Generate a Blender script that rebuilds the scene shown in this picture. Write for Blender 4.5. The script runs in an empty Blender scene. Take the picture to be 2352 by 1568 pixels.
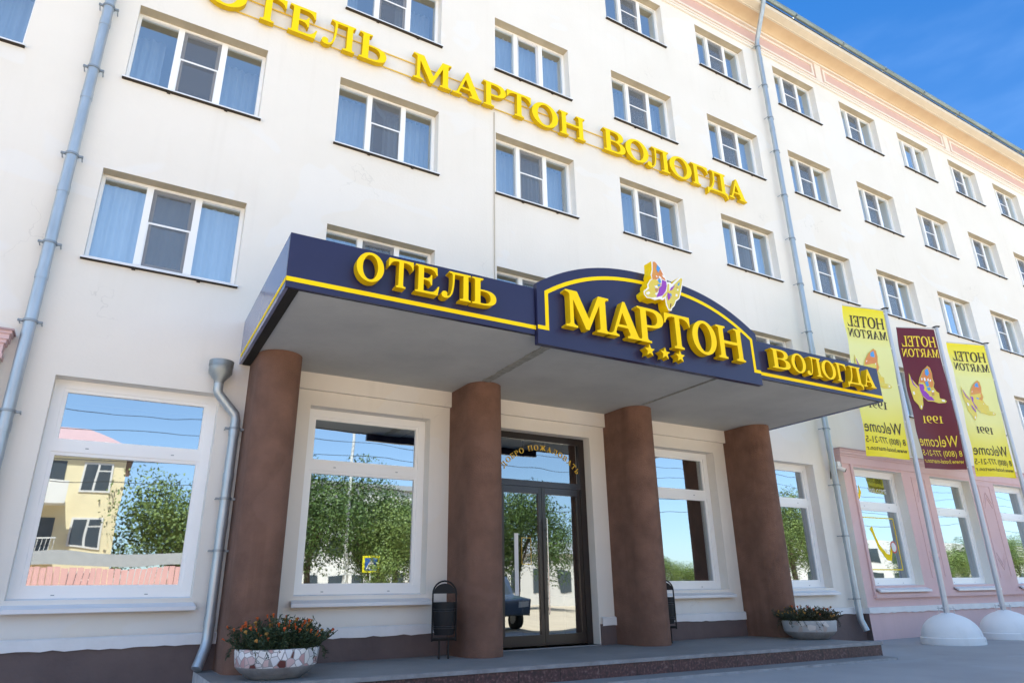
import bpy, math, random
from mathutils import Vector, Matrix
from mathutils.geometry import tessellate_polygon
random.seed(7)
S = bpy.context.scene
R = math.radians

# ------------------------------------------------------------------ camera
CAM = Vector((-5.9594, -10.5319, 1.1537))
YAW, PITCH, ROLL, FPX = 0.538072, 0.355216, -0.0157838, 1552.43 / 2352.0
fw = Vector((math.sin(YAW) * math.cos(PITCH), math.cos(YAW) * math.cos(PITCH), math.sin(PITCH)))
rt = Vector((math.cos(YAW), -math.sin(YAW), 0))
up = rt.cross(fw)
c_, s_ = math.cos(ROLL), math.sin(ROLL)
rt, up = rt * c_ + up * s_, up * c_ - rt * s_
cd = bpy.data.cameras.new('camera')
cam = bpy.data.objects.new('camera', cd)
S.collection.objects.link(cam)
cam.matrix_world = Matrix(((rt.x, up.x, -fw.x, CAM.x), (rt.y, up.y, -fw.y, CAM.y), (rt.z, up.z, -fw.z, CAM.z), (0, 0, 0, 1)))
cd.sensor_width = 36
cd.lens = 36 * FPX
cd.clip_start = 0.1
cd.clip_end = 2000
S.camera = cam

# ------------------------------------------------------------------ light
SUN_AZ, SUN_EL = R(-32), R(62)
w = bpy.data.worlds.new('World')
S.world = w
w.use_nodes = True
nt = w.node_tree
bg = nt.nodes['Background']
sky = nt.nodes.new('ShaderNodeTexSky')
sky.sky_type = 'NISHITA'
sky.sun_disc = False
sky.sun_elevation = SUN_EL
sky.sun_rotation = SUN_AZ
sky.air_density = 1.0
sky.dust_density = 0.6
sky.ozone_density = 1.0
bg.inputs['Strength'].default_value = 0.12
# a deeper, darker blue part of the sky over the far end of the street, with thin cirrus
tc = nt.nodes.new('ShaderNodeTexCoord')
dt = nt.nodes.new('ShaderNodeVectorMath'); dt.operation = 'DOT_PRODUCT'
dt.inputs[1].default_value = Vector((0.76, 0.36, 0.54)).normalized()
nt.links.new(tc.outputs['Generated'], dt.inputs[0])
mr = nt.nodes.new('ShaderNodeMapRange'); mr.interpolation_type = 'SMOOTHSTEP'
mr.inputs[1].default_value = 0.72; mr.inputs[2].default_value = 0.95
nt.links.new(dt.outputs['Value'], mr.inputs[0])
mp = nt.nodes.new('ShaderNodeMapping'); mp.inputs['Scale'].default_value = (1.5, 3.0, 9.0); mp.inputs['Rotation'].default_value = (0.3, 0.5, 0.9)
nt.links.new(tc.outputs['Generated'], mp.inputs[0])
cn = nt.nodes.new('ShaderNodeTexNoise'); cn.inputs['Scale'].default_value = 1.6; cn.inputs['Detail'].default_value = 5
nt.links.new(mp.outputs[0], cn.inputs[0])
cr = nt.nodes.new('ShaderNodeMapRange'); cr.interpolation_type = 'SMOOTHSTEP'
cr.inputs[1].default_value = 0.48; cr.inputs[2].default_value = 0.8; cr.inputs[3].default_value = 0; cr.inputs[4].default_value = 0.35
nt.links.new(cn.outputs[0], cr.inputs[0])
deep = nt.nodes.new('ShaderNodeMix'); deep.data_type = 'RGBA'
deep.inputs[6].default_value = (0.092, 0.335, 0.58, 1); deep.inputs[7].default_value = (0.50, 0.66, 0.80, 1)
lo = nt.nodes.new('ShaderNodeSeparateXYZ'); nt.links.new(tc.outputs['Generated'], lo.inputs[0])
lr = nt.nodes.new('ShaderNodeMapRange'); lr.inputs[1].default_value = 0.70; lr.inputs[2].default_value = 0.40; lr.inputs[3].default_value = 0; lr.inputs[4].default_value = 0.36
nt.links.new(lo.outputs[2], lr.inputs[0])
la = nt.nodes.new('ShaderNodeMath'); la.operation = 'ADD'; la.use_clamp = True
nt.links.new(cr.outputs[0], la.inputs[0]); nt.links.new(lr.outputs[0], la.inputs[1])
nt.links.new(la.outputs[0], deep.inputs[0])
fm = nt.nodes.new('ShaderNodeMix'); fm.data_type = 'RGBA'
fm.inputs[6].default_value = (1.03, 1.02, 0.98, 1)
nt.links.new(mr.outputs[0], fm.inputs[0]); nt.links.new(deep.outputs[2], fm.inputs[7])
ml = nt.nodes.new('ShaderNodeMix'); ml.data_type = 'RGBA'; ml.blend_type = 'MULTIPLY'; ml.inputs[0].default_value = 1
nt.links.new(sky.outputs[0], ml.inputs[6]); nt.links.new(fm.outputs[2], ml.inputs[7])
# the milky band of Nishita's horizon is toned to the clear blue of the photograph
sx_ = nt.nodes.new('ShaderNodeSeparateXYZ'); nt.links.new(tc.outputs['Generated'], sx_.inputs[0])
hr = nt.nodes.new('ShaderNodeMapRange'); hr.inputs[1].default_value = 0.0; hr.inputs[2].default_value = 0.42
nt.links.new(sx_.outputs[2], hr.inputs[0])
hm = nt.nodes.new('ShaderNodeMix'); hm.data_type = 'RGBA'
hm.inputs[6].default_value = (0.68, 0.80, 0.98, 1); hm.inputs[7].default_value = (0.98, 1.0, 1.0, 1)
nt.links.new(hr.outputs[0], hm.inputs[0])
m2 = nt.nodes.new('ShaderNodeMix'); m2.data_type = 'RGBA'; m2.blend_type = 'MULTIPLY'; m2.inputs[0].default_value = 1
nt.links.new(ml.outputs[2], m2.inputs[6]); nt.links.new(hm.outputs[2], m2.inputs[7])
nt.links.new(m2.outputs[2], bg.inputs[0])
sd = bpy.data.lights.new('sun', 'SUN')
sd.energy = 5.0
sd.angle = R(0.5)
sd.color = (1.0, 0.95, 0.86)
sun = bpy.data.objects.new('sun', sd)
S.collection.objects.link(sun)
sdir = Vector((math.sin(SUN_AZ) * math.cos(SUN_EL), math.cos(SUN_AZ) * math.cos(SUN_EL), math.sin(SUN_EL)))
sun.rotation_euler = sdir.to_track_quat('Z', 'Y').to_euler()
S.view_settings.view_transform = 'Standard'
S.view_settings.look = 'None'
S.view_settings.exposure = 1.72
S.view_settings.gamma = 1
S.view_settings.use_curve_mapping = False
S.cycles.max_bounces = 8
S.cycles.transparent_max_bounces = 12

# ------------------------------------------------------------------ materials
MATS = {}


def mat(name, col, rough=0.7, metal=0.0, spec=0.5, var=0.0, vscale=3.0, stretch=(1, 1, 1), bump=0.0, bscale=40.0, col2=None, coat=0.0, two=None):
    m = bpy.data.materials.new(name)
    m.use_nodes = True
    n = m.node_tree.nodes
    l = m.node_tree.links
    b = n['Principled BSDF']
    b.inputs['Base Color'].default_value = (*col, 1)
    b.inputs['Roughness'].default_value = rough
    b.inputs['Metallic'].default_value = metal
    b.inputs['Specular IOR Level'].default_value = spec
    if coat:
        b.inputs['Coat Weight'].default_value = coat
        b.inputs['Coat Roughness'].default_value = 0.05
    tx = n.new('ShaderNodeTexCoord')
    if var or col2:
        mp = n.new('ShaderNodeMapping')
        mp.inputs['Scale'].default_value = stretch
        l.new(tx.outputs['Object'], mp.inputs[0])
        nz = n.new('ShaderNodeTexNoise')
        nz.inputs['Scale'].default_value = vscale
        nz.inputs['Detail'].default_value = 6
        nz.inputs['Roughness'].default_value = 0.6
        l.new(mp.outputs[0], nz.inputs[0])
        ra = n.new('ShaderNodeMapRange')
        ra.inputs[1].default_value = 0.35
        ra.inputs[2].default_value = 0.7
        l.new(nz.outputs[0], ra.inputs[0])
        mx = n.new('ShaderNodeMix')
        mx.data_type = 'RGBA'
        c2 = col2 or tuple(max(0, c * (1 - var)) for c in col)
        mx.inputs[6].default_value = (*col, 1)
        mx.inputs[7].default_value = (*c2, 1)
        l.new(ra.outputs[0], mx.inputs[0])
        l.new(mx.outputs[2], b.inputs['Base Color'])
    if bump:
        nb = n.new('ShaderNodeTexNoise')
        nb.inputs['Scale'].default_value = bscale
        nb.inputs['Detail'].default_value = 4
        l.new(tx.outputs['Object'], nb.inputs[0])
        bp = n.new('ShaderNodeBump')
        bp.inputs['Strength'].default_value = bump
        bp.inputs['Distance'].default_value = 0.02
        l.new(nb.outputs[0], bp.inputs['Height'])
        l.new(bp.outputs[0], b.inputs['Normal'])
    MATS[name] = m
    return m


def glass(name, base, tint=(0.85, 0.9, 0.95), wob=0.012, ws=1.2):
    m = bpy.data.materials.new(name)
    m.use_nodes = True
    n = m.node_tree.nodes
    l = m.node_tree.links
    for x in list(n):
        if x.type != 'OUTPUT_MATERIAL':
            n.remove(x)
    out = [x for x in n if x.type == 'OUTPUT_MATERIAL'][0]
    tr = n.new('ShaderNodeBsdfTransparent')
    tr.inputs[0].default_value = (*tint, 1)
    gl = n.new('ShaderNodeBsdfAnisotropic')
    gl.inputs['Roughness'].default_value = 0.012
    gl.inputs['Color'].default_value = (0.85, 0.94, 1.0, 1)
    fr = n.new('ShaderNodeFresnel')
    fr.inputs[0].default_value = 1.5
    ma = n.new('ShaderNodeMath')
    ma.operation = 'MULTIPLY_ADD'
    ma.use_clamp = True
    ma.inputs[1].default_value = 1.5
    ma.inputs[2].default_value = base
    l.new(fr.outputs[0], ma.inputs[0])
    mx = n.new('ShaderNodeMixShader')
    l.new(ma.outputs[0], mx.inputs[0])
    l.new(tr.outputs[0], mx.inputs[1])
    l.new(gl.outputs[0], mx.inputs[2])
    l.new(mx.outputs[0], out.inputs[0])
    tx = n.new('ShaderNodeTexCoord')
    nz = n.new('ShaderNodeTexNoise')
    nz.inputs['Scale'].default_value = ws
    nz.inputs['Detail'].default_value = 1
    l.new(tx.outputs['Object'], nz.inputs[0])
    bp = n.new('ShaderNodeBump')
    bp.inputs['Strength'].default_value = wob
    bp.inputs['Distance'].default_value = 0.3
    l.new(nz.outputs[0], bp.inputs['Height'])
    l.new(bp.outputs[0], gl.inputs['Normal'])
    MATS[name] = m
    return m


def screen_mat():
    m = bpy.data.materials.new('insect_mesh')
    m.use_nodes = True
    n = m.node_tree.nodes
    l = m.node_tree.links
    out = [x for x in n if x.type == 'OUTPUT_MATERIAL'][0]
    b = n['Principled BSDF']
    b.inputs['Base Color'].default_value = (0.15, 0.16, 0.18, 1)
    b.inputs['Roughness'].default_value = 0.8
    tr = n.new('ShaderNodeBsdfTransparent')
    mx = n.new('ShaderNodeMixShader')
    mx.inputs[0].default_value = 0.52
    l.new(tr.outputs[0], mx.inputs[1])
    l.new(b.outputs[0], mx.inputs[2])
    l.new(mx.outputs[0], out.inputs[0])
    MATS['insect_mesh'] = m
    return m


def leaf_mat(name, c1, c2):
    m = mat(name, c1, 0.6, col2=c2, vscale=1.5)
    return m


def granite(name, c1, c2, c3, scale):
    m = bpy.data.materials.new(name)
    m.use_nodes = True
    n = m.node_tree.nodes
    l = m.node_tree.links
    b = n['Principled BSDF']
    b.inputs['Roughness'].default_value = 0.45
    tx = n.new('ShaderNodeTexCoord')
    v = n.new('ShaderNodeTexNoise')
    v.inputs['Scale'].default_value = scale
    v.inputs['Detail'].default_value = 8
    l.new(tx.outputs['Object'], v.inputs[0])
    r = n.new('ShaderNodeValToRGB')
    r.color_ramp.elements[0].color = (*c1, 1)
    r.color_ramp.elements[0].position = 0.35
    r.color_ramp.elements[1].color = (*c3, 1)
    r.color_ramp.elements[1].position = 0.72
    e = r.color_ramp.elements.new(0.55)
    e.color = (*c2, 1)
    l.new(v.outputs[0], r.inputs[0])
    br = n.new('ShaderNodeTexBrick')
    br.inputs['Scale'].default_value = 1.0
    br.inputs['Brick Width'].default_value = 0.62
    br.inputs['Row Height'].default_value = 2.0
    br.inputs['Mortar Size'].default_value = 0.006
    br.inputs['Color1'].default_value = (1, 1, 1, 1)
    br.inputs['Color2'].default_value = (0.75, 0.75, 0.78, 1)
    br.inputs['Mortar'].default_value = (0.25, 0.25, 0.25, 1)
    mp = n.new('ShaderNodeMapping')
    mp.inputs['Location'].default_value = (0.1, 1.0, 0)
    mp.inputs['Rotation'].default_value = (0, 0, 0)
    sx = n.new('ShaderNodeSeparateXYZ')
    cx = n.new('ShaderNodeCombineXYZ')
    l.new(tx.outputs['Object'], sx.inputs[0])
    l.new(sx.outputs[0], cx.inputs[0])
    l.new(sx.outputs[2], cx.inputs[1])
    l.new(cx.outputs[0], mp.inputs[0])
    l.new(mp.outputs[0], br.inputs[0])
    mx = n.new('ShaderNodeMix')
    mx.data_type = 'RGBA'
    mx.blend_type = 'MULTIPLY'
    mx.inputs[0].default_value = 1
    l.new(r.outputs[0], mx.inputs[6])
    l.new(br.outputs[0], mx.inputs[7])
    l.new(mx.outputs[2], b.inputs['Base Color'])
    MATS[name] = m
    return m


def mosaic(name, stones, grout, scale, amount=1.0):
    """broken marble pieces set in cement"""
    m = bpy.data.materials.new(name)
    m.use_nodes = True
    n = m.node_tree.nodes
    l = m.node_tree.links
    b = n['Principled BSDF']
    b.inputs['Roughness'].default_value = 0.5
    tx = n.new('ShaderNodeTexCoord')
    v = n.new('ShaderNodeTexVoronoi')
    v.inputs['Scale'].default_value = scale
    l.new(tx.outputs['Object'], v.inputs['Vector'])
    e = n.new('ShaderNodeTexVoronoi')
    e.feature = 'DISTANCE_TO_EDGE'
    e.inputs['Scale'].default_value = scale
    l.new(tx.outputs['Object'], e.inputs['Vector'])
    sp = n.new('ShaderNodeSeparateColor')
    l.new(v.outputs['Color'], sp.inputs[0])
    r = n.new('ShaderNodeValToRGB')
    r.color_ramp.interpolation = 'CONSTANT'
    k = len(stones)
    for i, c in enumerate(stones):
        if i < 2:
            el = r.color_ramp.elements[i]
            el.position = i / k
        else:
            el = r.color_ramp.elements.new(i / k)
        el.color = (*c, 1)
    l.new(sp.outputs[0], r.inputs[0])
    ed = n.new('ShaderNodeMath')
    ed.operation = 'GREATER_THAN'
    ed.inputs[1].default_value = 0.05
    l.new(e.outputs['Distance'], ed.inputs[0])
    am = n.new('ShaderNodeMath')
    am.operation = 'LESS_THAN'
    am.inputs[1].default_value = amount
    l.new(sp.outputs[1], am.inputs[0])
    mu = n.new('ShaderNodeMath')
    mu.operation = 'MULTIPLY'
    l.new(ed.outputs[0], mu.inputs[0])
    l.new(am.outputs[0], mu.inputs[1])
    mx = n.new('ShaderNodeMix')
    mx.data_type = 'RGBA'
    mx.inputs[6].default_value = (*grout, 1)
    l.new(mu.outputs[0], mx.inputs[0])
    l.new(r.outputs[0], mx.inputs[7])
    l.new(mx.outputs[2], b.inputs['Base Color'])
    MATS[name] = m
    return m


def banner_mat(name, stops):
    m = bpy.data.materials.new(name)
    m.use_nodes = True
    n = m.node_tree.nodes
    l = m.node_tree.links
    b = n['Principled BSDF']
    b.inputs['Roughness'].default_value = 0.45
    tx = n.new('ShaderNodeTexCoord')
    sx = n.new('ShaderNodeSeparateXYZ')
    l.new(tx.outputs['Generated'], sx.inputs[0])
    r = n.new('ShaderNodeValToRGB')
    for i, (p, c) in enumerate(stops):
        el = r.color_ramp.elements[i] if i < 2 else r.color_ramp.elements.new(p)
        el.position = p
        el.color = (*c, 1)
    l.new(sx.outputs[2], r.inputs[0])
    l.new(r.outputs[0], b.inputs['Base Color'])
    tl = n.new('ShaderNodeBsdfTranslucent')
    l.new(r.outputs[0], tl.inputs[0])
    mx = n.new('ShaderNodeMixShader')
    mx.inputs[0].default_value = 0.35
    out = [x for x in n if x.type == 'OUTPUT_MATERIAL'][0]
    l.new(b.outputs[0], mx.inputs[1])
    l.new(tl.outputs[0], mx.inputs[2])
    l.new(mx.outputs[0], out.inputs[0])
    MATS[name] = m
    return m


def plaster(name, col, col2, crack=0.55, streak=0.16, wear=True):
    m = mat(name, col, 0.88, col2=col2, vscale=0.5, bump=0.14, bscale=22)
    n = m.node_tree.nodes
    l = m.node_tree.links
    b = n['Principled BSDF']
    src = b.inputs['Base Color'].links[0].from_socket
    tx = n.new('ShaderNodeTexCoord')

    def noise(scale, sc, detail=4, rough=0.55, dist=0.0):
        mp = n.new('ShaderNodeMapping')
        mp.inputs['Scale'].default_value = sc
        l.new(tx.outputs['Object'], mp.inputs[0])
        z = n.new('ShaderNodeTexNoise')
        z.inputs['Scale'].default_value = scale
        z.inputs['Detail'].default_value = detail
        z.inputs['Roughness'].default_value = rough
        z.inputs['Distortion'].default_value = dist
        l.new(mp.outputs[0], z.inputs[0])
        return z.outputs[0]

    def ramp(s_, a, b_, lo, hi):
        r = n.new('ShaderNodeMapRange')
        r.inputs[1].default_value, r.inputs[2].default_value, r.inputs[3].default_value, r.inputs[4].default_value = a, b_, lo, hi
        l.new(s_, r.inputs[0])
        return r.outputs[0]

    def mix(f, a, c):
        x = n.new('ShaderNodeMix')
        x.data_type = 'RGBA'
        l.new(f, x.inputs[0])
        l.new(a, x.inputs[6])
        x.inputs[7].default_value = (*c, 1)
        return x.outputs[2]

    def mul(a, c):
        x = n.new('ShaderNodeMath')
        x.operation = 'MULTIPLY'
        l.new(a, x.inputs[0])
        l.new(c, x.inputs[1])
        return x.outputs[0]
    # rain streaks running down, broken up by a broad mask
    st = mul(ramp(noise(1.0, (7, 7, 0.30)), 0.52, 0.74, 0, 1), ramp(noise(0.35, (1, 1, 1)), 0.42, 0.62, 0, streak * 2.2))
    src = mix(st, src, tuple(c * k for c, k in zip(col, (0.62, 0.58, 0.52))))
    # repaired patches, a shade paler or greyer with a fairly definite edge
    pt = ramp(noise(0.42, (1.0, 1.0, 1.3), 3, 0.5, 0.6), 0.585, 0.60, 0, 0.5)
    src = mix(pt, src, tuple(min(0.9, c * k) for c, k in zip(col, (0.98, 1.01, 1.06))))
    # hairline cracks
    v = n.new('ShaderNodeTexVoronoi')
    v.feature = 'DISTANCE_TO_EDGE'
    v.inputs['Scale'].default_value = 0.33
    wv = n.new('ShaderNodeTexNoise')
    wv.inputs['Scale'].default_value = 2.2
    wv.inputs['Detail'].default_value = 6
    l.new(tx.outputs['Object'], wv.inputs[0])
    ad = n.new('ShaderNodeVectorMath')
    ad.operation = 'MULTIPLY_ADD'
    ad.inputs[1].default_value = (1.1, 1.1, 1.1)
    l.new(wv.outputs['Color'], ad.inputs[0])
    l.new(tx.outputs['Object'], ad.inputs[2])
    l.new(ad.outputs[0], v.inputs['Vector'])
    ck = mul(ramp(v.outputs['Distance'], 0.0, 0.0035, crack, 0), ramp(noise(0.5, (1, 1, 1)), 0.57, 0.64, 0, 1))
    src = mix(ck, src, tuple(c * 0.45 for c in col))
    l.new(src, b.inputs['Base Color'])
    return m


plaster('plaster', (0.80, 0.762, 0.70), (0.762, 0.72, 0.65), 0.3, 0.045)
plaster('plaster_pink', (0.71, 0.50, 0.485), (0.66, 0.45, 0.44), 0.4, 0.1)
mat('pink_panel', (0.66, 0.44, 0.38), 0.85, var=0.08, vscale=2)
mat('white_band', (0.80, 0.79, 0.78), 0.8, var=0.08, vscale=4, bump=0.3, bscale=9)
mat('plinth_brown', (0.15, 0.108, 0.10), 0.8, col2=(0.105, 0.075, 0.072), vscale=1.2, bump=0.3, bscale=14)
mat('cornice_cream', (0.66, 0.50, 0.32), 0.8, col2=(0.58, 0.42, 0.26), vscale=1.0)
mat('cornice_pale', (0.70, 0.62, 0.49), 0.8, var=0.1, vscale=2)
mat('frieze_line', (0.80, 0.72, 0.62), 0.8, var=0.06)
mat('gutter_metal', (0.30, 0.36, 0.35), 0.5, 0.4, col2=(0.15, 0.19, 0.18), vscale=2, stretch=(0.4, 3, 3))
mat('pipe_metal', (0.47, 0.53, 0.57), 0.38, 0.55, col2=(0.36, 0.41, 0.45), vscale=3, stretch=(4, 4, 0.6), bump=0.05, bscale=6)
mat('pipe_dark', (0.30, 0.34, 0.36), 0.4, 0.5, var=0.2, vscale=4)
mat('bracket_metal', (0.30, 0.34, 0.37), 0.5, 0.6)
mat('pvc', (0.89, 0.89, 0.88), 0.35)
mat('pvc_grey', (0.62, 0.63, 0.66), 0.45)  # greyer plastic of the opening sash
mat('sill_metal', (0.74, 0.76, 0.79), 0.35, var=0.05, vscale=2)
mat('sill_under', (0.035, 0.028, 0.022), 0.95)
mat('room_white', (0.62, 0.60, 0.56), 0.9)
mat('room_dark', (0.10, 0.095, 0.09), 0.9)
mat('curtain_cloth', (0.86, 0.88, 0.90), 0.9)
mat('lintel_tan', (0.50, 0.43, 0.31), 0.9, var=0.15, vscale=3)
mat('curtain_mauve', (0.30, 0.25, 0.33), 0.9)
glass('pane_upper', 0.36, (0.74, 0.86, 0.97), 0.03, 1.4)
glass('pane_ground', 0.38, (0.55, 0.58, 0.60), 0.007, 1.1)
glass('pane_door', 0.26, (0.40, 0.42, 0.44), 0.013, 1.1)
screen_mat()
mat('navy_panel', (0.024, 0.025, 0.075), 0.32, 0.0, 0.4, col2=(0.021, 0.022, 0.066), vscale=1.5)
mat('navy_side_sheen', (0.17, 0.20, 0.33), 0.22, 0.0, 0.8)  # sheen of the side panels put into a paler base colour
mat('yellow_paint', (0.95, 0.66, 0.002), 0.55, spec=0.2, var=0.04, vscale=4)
mat('yellow_side_shade', (0.66, 0.42, 0.002), 0.6, spec=0.2, var=0.12, vscale=6)  # darker copy of the letter yellow, shade of the sides put into the colour
mat('yellow_matt', (0.95, 0.68, 0.002), 0.6, spec=0.2)
mat('soffit_paint', (0.50, 0.51, 0.49), 0.85, col2=(0.41, 0.42, 0.41), vscale=0.9, bump=0.15, bscale=5)
mat('soffit_joint', (0.34, 0.34, 0.30), 0.95, var=0.4, vscale=9, bump=0.8, bscale=18)
mat('gap_shade', (0.012, 0.011, 0.010), 0.95)  # black colour stands for the shade inside the canopy's edge gap
plaster('column_brown', (0.205, 0.108, 0.075), (0.13, 0.068, 0.047), 0.8, 0.3)
_b = MATS['column_brown'].node_tree.nodes
for _x in _b:
    if _x.type == 'BUMP':
        _x.inputs['Strength'].default_value = 0.6
    if _x.type == 'TEX_NOISE' and abs(_x.inputs['Scale'].default_value - 22) < 0.1:
        _x.inputs['Scale'].default_value = 48
    if _x.type == 'TEX_NOISE' and abs(_x.inputs['Scale'].default_value - 0.5) < 0.01 and _x.inputs['Detail'].default_value == 6:
        _x.inputs['Scale'].default_value = 2.6
mat('door_frame', (0.022, 0.014, 0.012), 0.28, 0.0, 0.6)
mat('door_frame_grey', (0.05, 0.05, 0.06), 0.3, 0.2)
mat('muntin', (0.015, 0.016, 0.018), 0.4)
mat('steel', (0.62, 0.62, 0.63), 0.22, 1.0)
mat('gold', (0.80, 0.52, 0.05), 0.4)
mat('paper', (0.8, 0.8, 0.8), 0.7)
mat('bin_black', (0.011, 0.011, 0.012), 0.62, 0.0, 0.3)
mat('bin_rib', (0.10, 0.105, 0.11), 0.45, 0.3)
plaster('asphalt', (0.36, 0.365, 0.375), (0.29, 0.295, 0.305), 0.7, 0.0)
mat('paving_bounce', (0.60, 0.50, 0.37), 0.9, var=0.2, vscale=0.6)  # pale and warm to throw sunlight back at the facade
mat('platform_top', (0.24, 0.245, 0.25), 0.75, col2=(0.18, 0.185, 0.19), vscale=1.1, bump=0.3, bscale=60)
mat('step_edge', (0.30, 0.30, 0.31), 0.6, var=0.4, vscale=5)
granite('red_granite', (0.045, 0.025, 0.026), (0.095, 0.04, 0.04), (0.20, 0.13, 0.12), 30)
mat('marble_white', (0.60, 0.60, 0.60), 0.5, col2=(0.36, 0.37, 0.40), vscale=5, bump=0.3, bscale=8)
mosaic('mosaic_stones', [(0.78, 0.75, 0.72), (0.70, 0.70, 0.72), (0.55, 0.33, 0.32), (0.80, 0.78, 0.76), (0.62, 0.45, 0.44), (0.13, 0.035, 0.03), (0.82, 0.80, 0.80), (0.66, 0.62, 0.62)], (0.34, 0.32, 0.32), 12)
mosaic('worn_stones', [(0.52, 0.48, 0.46), (0.58, 0.55, 0.52), (0.42, 0.36, 0.33)], (0.40, 0.41, 0.42), 8, 0.3)
mat('concrete', (0.30, 0.30, 0.30), 0.85, col2=(0.19, 0.18, 0.18), vscale=5, bump=0.4, bscale=25)
mat('soil', (0.03, 0.022, 0.016), 0.95)
leaf_mat('marigold_leaf', (0.022, 0.045, 0.014), (0.04, 0.058, 0.02))
leaf_mat('dry_leaf', (0.05, 0.04, 0.016), (0.035, 0.05, 0.02))
mat('flower_orange', (0.55, 0.11, 0.012), 0.7, col2=(0.45, 0.05, 0.01), vscale=40)
mat('flower_gold', (0.38, 0.20, 0.03), 0.7, col2=(0.25, 0.10, 0.02), vscale=40)
plaster('dome_white', (0.84, 0.85, 0.86), (0.74, 0.75, 0.76), 0.5, 0.12)
mat('pole_grey', (0.50, 0.52, 0.56), 0.35, 0.3)
banner_mat('banner_yellow', [(0.0, (0.95, 0.81, 0.01)), (1.0, (0.95, 0.81, 0.01)), (0.14, (0.94, 0.84, 0.05)), (0.40, (0.90, 0.90, 0.36)), (0.72, (0.88, 0.90, 0.40)), (0.93, (0.94, 0.84, 0.06))])
banner_mat('banner_maroon', [(0.0, (0.15, 0.014, 0.026)), (1.0, (0.14, 0.012, 0.026))])
mat('ink_brown', (0.035, 0.018, 0.012), 0.6)
mat('ink_yellow', (0.82, 0.60, 0.03), 0.5)
mat('wing_orange', (0.62, 0.20, 0.06), 0.5, col2=(0.62, 0.30, 0.05), vscale=5)
mat('wing_yellow', (0.70, 0.52, 0.05), 0.5, col2=(0.60, 0.58, 0.12), vscale=4)
mat('wing_purple', (0.27, 0.045, 0.42), 0.5)
mat('wing_blue', (0.07, 0.30, 0.66), 0.5)
mat('wing_white', (0.82, 0.82, 0.80), 0.5)
mat('wing_tan', (0.48, 0.27, 0.10), 0.5)
mat('ink_line', (0.10, 0.05, 0.04), 0.6)
mat('camera_white', (0.75, 0.75, 0.75), 0.35)
mat('cable_black', (0.02, 0.02, 0.02), 0.6)
mat('cable_cream', (0.50, 0.45, 0.36), 0.7)
mat('decal_red', (0.65, 0.06, 0.05), 0.5)
# across the street
mat('facade_yellow', (0.80, 0.69, 0.44), 0.85, var=0.1, vscale=1)
mat('facade_white', (0.72, 0.70, 0.66), 0.85, var=0.08, vscale=1)
mat('facade_brick', (0.33, 0.15, 0.10), 0.85, var=0.15, vscale=3)
mat('roof_pink', (0.45, 0.30, 0.30), 0.7, var=0.1)
mat('roof_grey', (0.35, 0.36, 0.37), 0.7, var=0.1)
mat('fence_pink', (0.62, 0.36, 0.34), 0.8, var=0.1, vscale=5, stretch=(8, 1, 0.2))
mat('window_dark', (0.06, 0.075, 0.09), 0.1, 0.0, 0.8)
leaf_mat('tree_leaf', (0.085, 0.15, 0.022), (0.025, 0.06, 0.014))
leaf_mat('tree_leaf_pale', (0.16, 0.22, 0.04), (0.05, 0.095, 0.022))
mat('bark', (0.09, 0.065, 0.045), 0.9, var=0.3, vscale=6)
mat('lamp_grey', (0.62, 0.63, 0.62), 0.5)
mat('car_blue', (0.13, 0.17, 0.24), 0.25, 0.5, coat=0.6)
mat('rubber', (0.02, 0.02, 0.02), 0.8)
mat('sign_yellow', (0.80, 0.72, 0.02), 0.5)
mat('sign_blue', (0.02, 0.09, 0.35), 0.5)


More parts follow.
